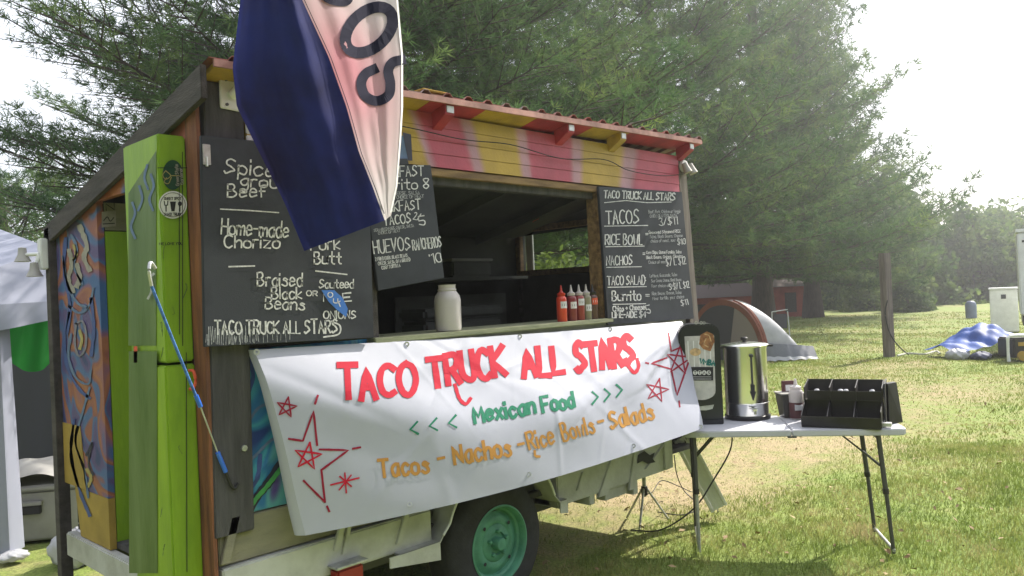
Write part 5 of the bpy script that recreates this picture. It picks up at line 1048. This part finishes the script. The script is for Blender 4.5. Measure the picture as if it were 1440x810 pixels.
def pine(pos, h, Rr, zb, seed, label, nl=.12, nw=.0035, spacing=.55, tuft=.13, nb=6, nn=11, low=0., lean=0., az=None, droop=0., dens=1.0):
    g = np.random.default_rng(seed); pos = np.array([pos[0], pos[1], 0.])
    t = thing('pine_tree', pos, label, 'tree', 'tall pine trees around the trailer'); tr0 = Rr*.055+.10
    zs = np.linspace(0, h, 12); MB().tube([pos+[math.sin(z*.4+seed)*.06, math.cos(z*.3)*.06, z-.1] for z in zs], [tr0*(1.35 if z == 0 else 1)*(1-z/h*.93) for z in zs], 10).build('trunk', 'bark', t, smooth=True)
    wood = MB(); TP, TD, TS = [], [], []
    z = zb
    while z < h-.3:
        f_ = (z-zb)/(h-zb); L0 = (Rr+low*math.exp(-((z-zb)/1.6)**2))*(1-f_)**.75*(.8+.4*g.uniform())*(.75+.25*min(1, f_*6+.2))
        for k in range(nb):
            a = 2*math.pi*(k+g.uniform(-.3,.3))/nb+z*2.4; L = L0*g.uniform(.72, 1.12)+.25; el = R_(-6-droop+38*f_+g.uniform(-7, 7)); zz = z+g.uniform(-.2,.2)
            if az is not None and not az(math.degrees(a) % 360): continue
            ca, sa = math.cos(a), math.sin(a); n = 9; sag = g.uniform(.02,.10); up = g.uniform(.08,.22)
            def bp(s): return pos+np.array([ca*L*s*math.cos(el), sa*L*s*math.cos(el), zz+L*s*math.sin(el)-sag*L*math.sin(math.pi*s)*.6+up*L*s**3])
            pts = [bp(i/n) for i in range(n+1)]; r0 = .006+.0075*L
            wood.tube(pts, [r0*(1-i/n*.9) for i in range(n+1)], 4, cap=False)
            side = np.array([-sa, ca, 0]); s = .16+.1*g.uniform(); sg = 1; step = max(.012, tuft*.95/L)/dens
            while s < 1.0:
                tl_ = (L*.42*(1-s)**.8+.22)*g.uniform(.6, 1.15); b0 = bp(s); fw = norm(bp(min(1, s+.03))-bp(s-.03)); d = norm(fw*.8+side*sg*g.uniform(.6,1.0)+np.array([0,0,g.uniform(-.12,.25)]))
                m = max(2, int(tl_/(tuft*.72))); 
                if tl_ > .5: wood.tube([b0, b0+d*tl_*.5+[0,0,-.02], b0+d*tl_], [r0*.3, r0*.18, r0*.06], 3, cap=False)
                q = (np.arange(m)+.6)/m; P = b0+d*(tl_*q)[:, None]+np.array([0,0,1])*(.10*tl_*q**2)[:, None]+g.normal(0, 1, (m, 3))*np.array([.22,.22,.38])*tuft
                TP.append(P); dd = norm(d+np.array([0,0,.35])+g.normal(0, .28, (m, 3))); TD.append(dd); TS.append(g.uniform(.75, 1.25, m)); sg = -sg; s += step*g.uniform(.7, 1.3)
            TP.append(np.array([bp(1.0)])); TD.append(np.array([norm(bp(1.)-bp(.95)+[0,0,.02])])); TS.append(np.ones(1)*1.2)
        z += spacing*g.uniform(.75, 1.3)
    wood.build('limbs', 'bark', t)
    P = np.concatenate(TP); D = np.concatenate(TD); S = np.concatenate(TS); n = len(P)
    P = np.repeat(P, nn, 0); D = np.repeat(D, nn, 0); S = np.repeat(S, nn); N = len(P)
    nd = norm(D*.9+g.normal(0, .70, (N, 3))); le = (nl*S*g.uniform(.7, 1.15, N))[:, None]; sd_ = norm(np.cross(nd, g.normal(0, 1, (N, 3))))*nw
    P = P+nd*(le*g.uniform(0, .35, (N, 1)))
    v = np.stack([P-sd_, P+sd_, P+nd*le+np.array([0,0,-.10])*le], 1).reshape(-1, 3); f = np.arange(N*3).reshape(-1, 3)
    tri_mesh('crown', v, f, 'needles', t); return N
def leafy(pos, h, r, n, seed, label, size=.16, zb=0, cat='tree', name='broadleaf_tree', clumps=46, grp='leafy trees along the far edge of the field'):
    g = np.random.default_rng(seed); pos = np.array([pos[0], pos[1], 0.]); t = thing(name, pos, label, cat, grp)
    MB().tube([pos+[0,0,-.1], pos+[.05,.02,h*.3], pos+[.0,.1,h*.7]], [r*.07+.02, r*.05+.01, .01], 8).build('trunk', 'bark', t)
    c = norm(g.normal(0, 1, (clumps, 3)))*g.uniform(.45, 1, (clumps, 1))**.5; c[:,2] = np.abs(c[:,2])*1.0-.12 if zb == 0 else c[:,2]
    hh = h-zb; ctr = pos+[0,0,zb+(.05*h if zb == 0 else hh/2)]; sc3 = np.array([r, r, hh*.95 if zb == 0 else hh/2]); cc = ctr+c*sc3*g.uniform(.75,1.05,(clumps,1)); cr_ = r*g.uniform(.16, .36, clumps)
    for k in range(0, clumps, 3): pass
    k = g.integers(0, clumps, n); q = norm(g.normal(0, 1, (n, 3)))*(g.uniform(.3, 1, (n, 1))**.6); P = cc[k]+q*cr_[k][:, None]*np.array([1.15,1.15,.8]); P[:,2] = np.maximum(P[:,2], .05)
    a = norm(g.normal(0, 1, (n, 3))+[0,0,.4]); b = norm(np.cross(a, g.normal(0, 1, (n, 3)))); s = (size*g.uniform(.6, 1.3, n))[:, None]; e = np.cross(a, b)
    v = np.stack([P-b*s, P-e*s*.5, P+b*s, P+e*s*.5], 1).reshape(-1, 3); i = (np.arange(n)*4)[:, None]; f = np.concatenate([i+[0,1,2], i+[0,2,3]], 1).reshape(-1, 3)
    tri_mesh('crown', v, f, 'leaves', t)
def base(px, d): r = ray(px, 420); p = r*d; return p
tot = 0
tot += pine(base(1145, 36), 16.5, 5.0, 1.9, 11, 'pine with a clear trunk right of the small red shed, reaching farthest right', .30, .022, .50, .28, 8, 11, dens=1.1, droop=-8, low=2.8)
tot += pine(base(1075, 27), 17, 4.9, 2.0, 12, 'tall pine whose trunk stands right behind the dome tent', .23, .017, .47, .24, 8, 10, dens=1.05, droop=-8, low=1.0)
tot += pine(base(700, 16), 13, 5.2, 2.9, 13, 'big pine rising behind the serving hatch and striped header', .15, .0078, .40, .155, 8, 11, droop=-6)
tot += pine(base(925, 21), 15, 5.0, 2.8, 17, 'pine rising behind the right end of the striped header', .19, .011, .44, .19, 8, 11, droop=-7)
tot += pine(base(510, 12.5), 10.5, 5.9, 2.7, 14, 'nearest pine, its layered branches sweeping left above the trailer end', .13, .0056, .38, .13, 9, 13, droop=0, dens=1.05)
tot += pine(base(10, 18), 4.9, 6.6, 1.0, 15, 'shorter dark pine low at the left edge behind the white canopy', .17, .0095, .42, .18, 7, 11)
print('needles', tot)
for i, (px, d, h, r, lb) in enumerate([(1010,44,6.5,4.5,'sunlit broadleaf tree seen above the long red shed'),(1190,50,6.2,4.2,'leafy tree directly right of the pine trunk at the field edge'),(1240,46,6.6,4.0,'leafy tree behind the top of the wooden post'),(1315,52,6.6,4.6,'hazy leafy tree midway between post and barrel'),(1375,50,7.0,4.4,'tall hazy leafy tree directly behind the blue grey barrel'),(1420,56,8.2,5.0,'hazy leafy tree rising left of the white lorry'),(1480,50,7.5,5,'hazy leafy tree behind the white lorry'),(870,42,6,5,'leafy tree glimpsed below the pines right of the trailer window'),(720,40,6,5,'leafy tree beyond the trailer behind the serving hatch'),(560,38,6,5,'leafy tree beyond the trailer, behind its front boards'),(150,30,5,4,'leafy tree behind the trailer end wall'),(-20,34,6,4.5,'leafy tree far left beyond the low dark pine')]):
    leafy(base(px, d), h, r, 9000, 40+i, lb, .20)
leafy(base(1276, 38), 2.2, 1.15, 5000, 71, 'small round pale green bush at the field edge behind the wooden post', .085, name='round_bush', cat='bush', clumps=60, grp=None)
leafy(base(1225, 42), 2.4, 2.2, 6000, 72, 'low spreading bush between the pine trunk and the wooden post', .10, name='round_bush', cat='bush', clumps=60, grp=None)
leafy(base(790, 9.0), 2.3, 1.25, 16000, 73, 'bright green bush seen through the rear window of the trailer', .045, name='round_bush', cat='bush', clumps=70, grp=None)
# dense far wood closing the field
g = np.random.default_rng(5); n = 90000; aa = np.radians(g.uniform(-5, 105, n)); rr = g.uniform(68, 92, n); top = 7+2.2*np.sin(aa*23)+1.5*np.sin(aa*61+1)
n2 = 60000; a2 = np.radians(g.uniform(108, 325, n2)); r2 = g.uniform(17, 27, n2); aa = np.concatenate([aa, a2]); rr = np.concatenate([rr, r2]); top = np.concatenate([top, 9.5+1.5*np.sin(a2*17)]); n += n2  # nearer unseen arc behind the camera, added to dim the trailer front
P = np.stack([rr*np.cos(aa), rr*np.sin(aa), g.uniform(0, 1, n)**.8*top], 1); a = norm(g.normal(0, 1, (n, 3))); b = norm(np.cross(a, g.normal(0, 1, (n, 3)))); e = np.cross(a, b); s = g.uniform(.22, .5, (n, 1))
v = np.stack([P-b*s, P-e*s*.6, P+b*s, P+e*s*.6], 1).reshape(-1, 3); i = (np.arange(n)*4)[:, None]; o = tri_mesh('far_wood_and_shade_arc', v, np.concatenate([i+[0,1,2], i+[0,2,3]], 1).reshape(-1, 3), 'leaves'); tag(o, 'distant wood closing in the field, with an added unseen arc behind the camera', 'wood', kind='stuff')
# ------------------------------------------------------------------ summer air
o = MB().box((-60,-60,-1.0), (110,130,24)).build('haze', None); tag(o, kind='stuff')
hm = bpy.data.materials.new('air'); hm.use_nodes = True; t = hm.node_tree; t.nodes.remove(t.nodes['Principled BSDF']); pv = t.nodes.new('ShaderNodeVolumePrincipled')
pv.inputs['Color'].default_value = (.93,.95,1,1); pv.inputs['Density'].default_value = HAZE; pv.inputs['Anisotropy'].default_value = .72
t.links.new(pv.outputs[0], t.nodes['Material Output'].inputs['Volume']); o.data.materials.append(hm)
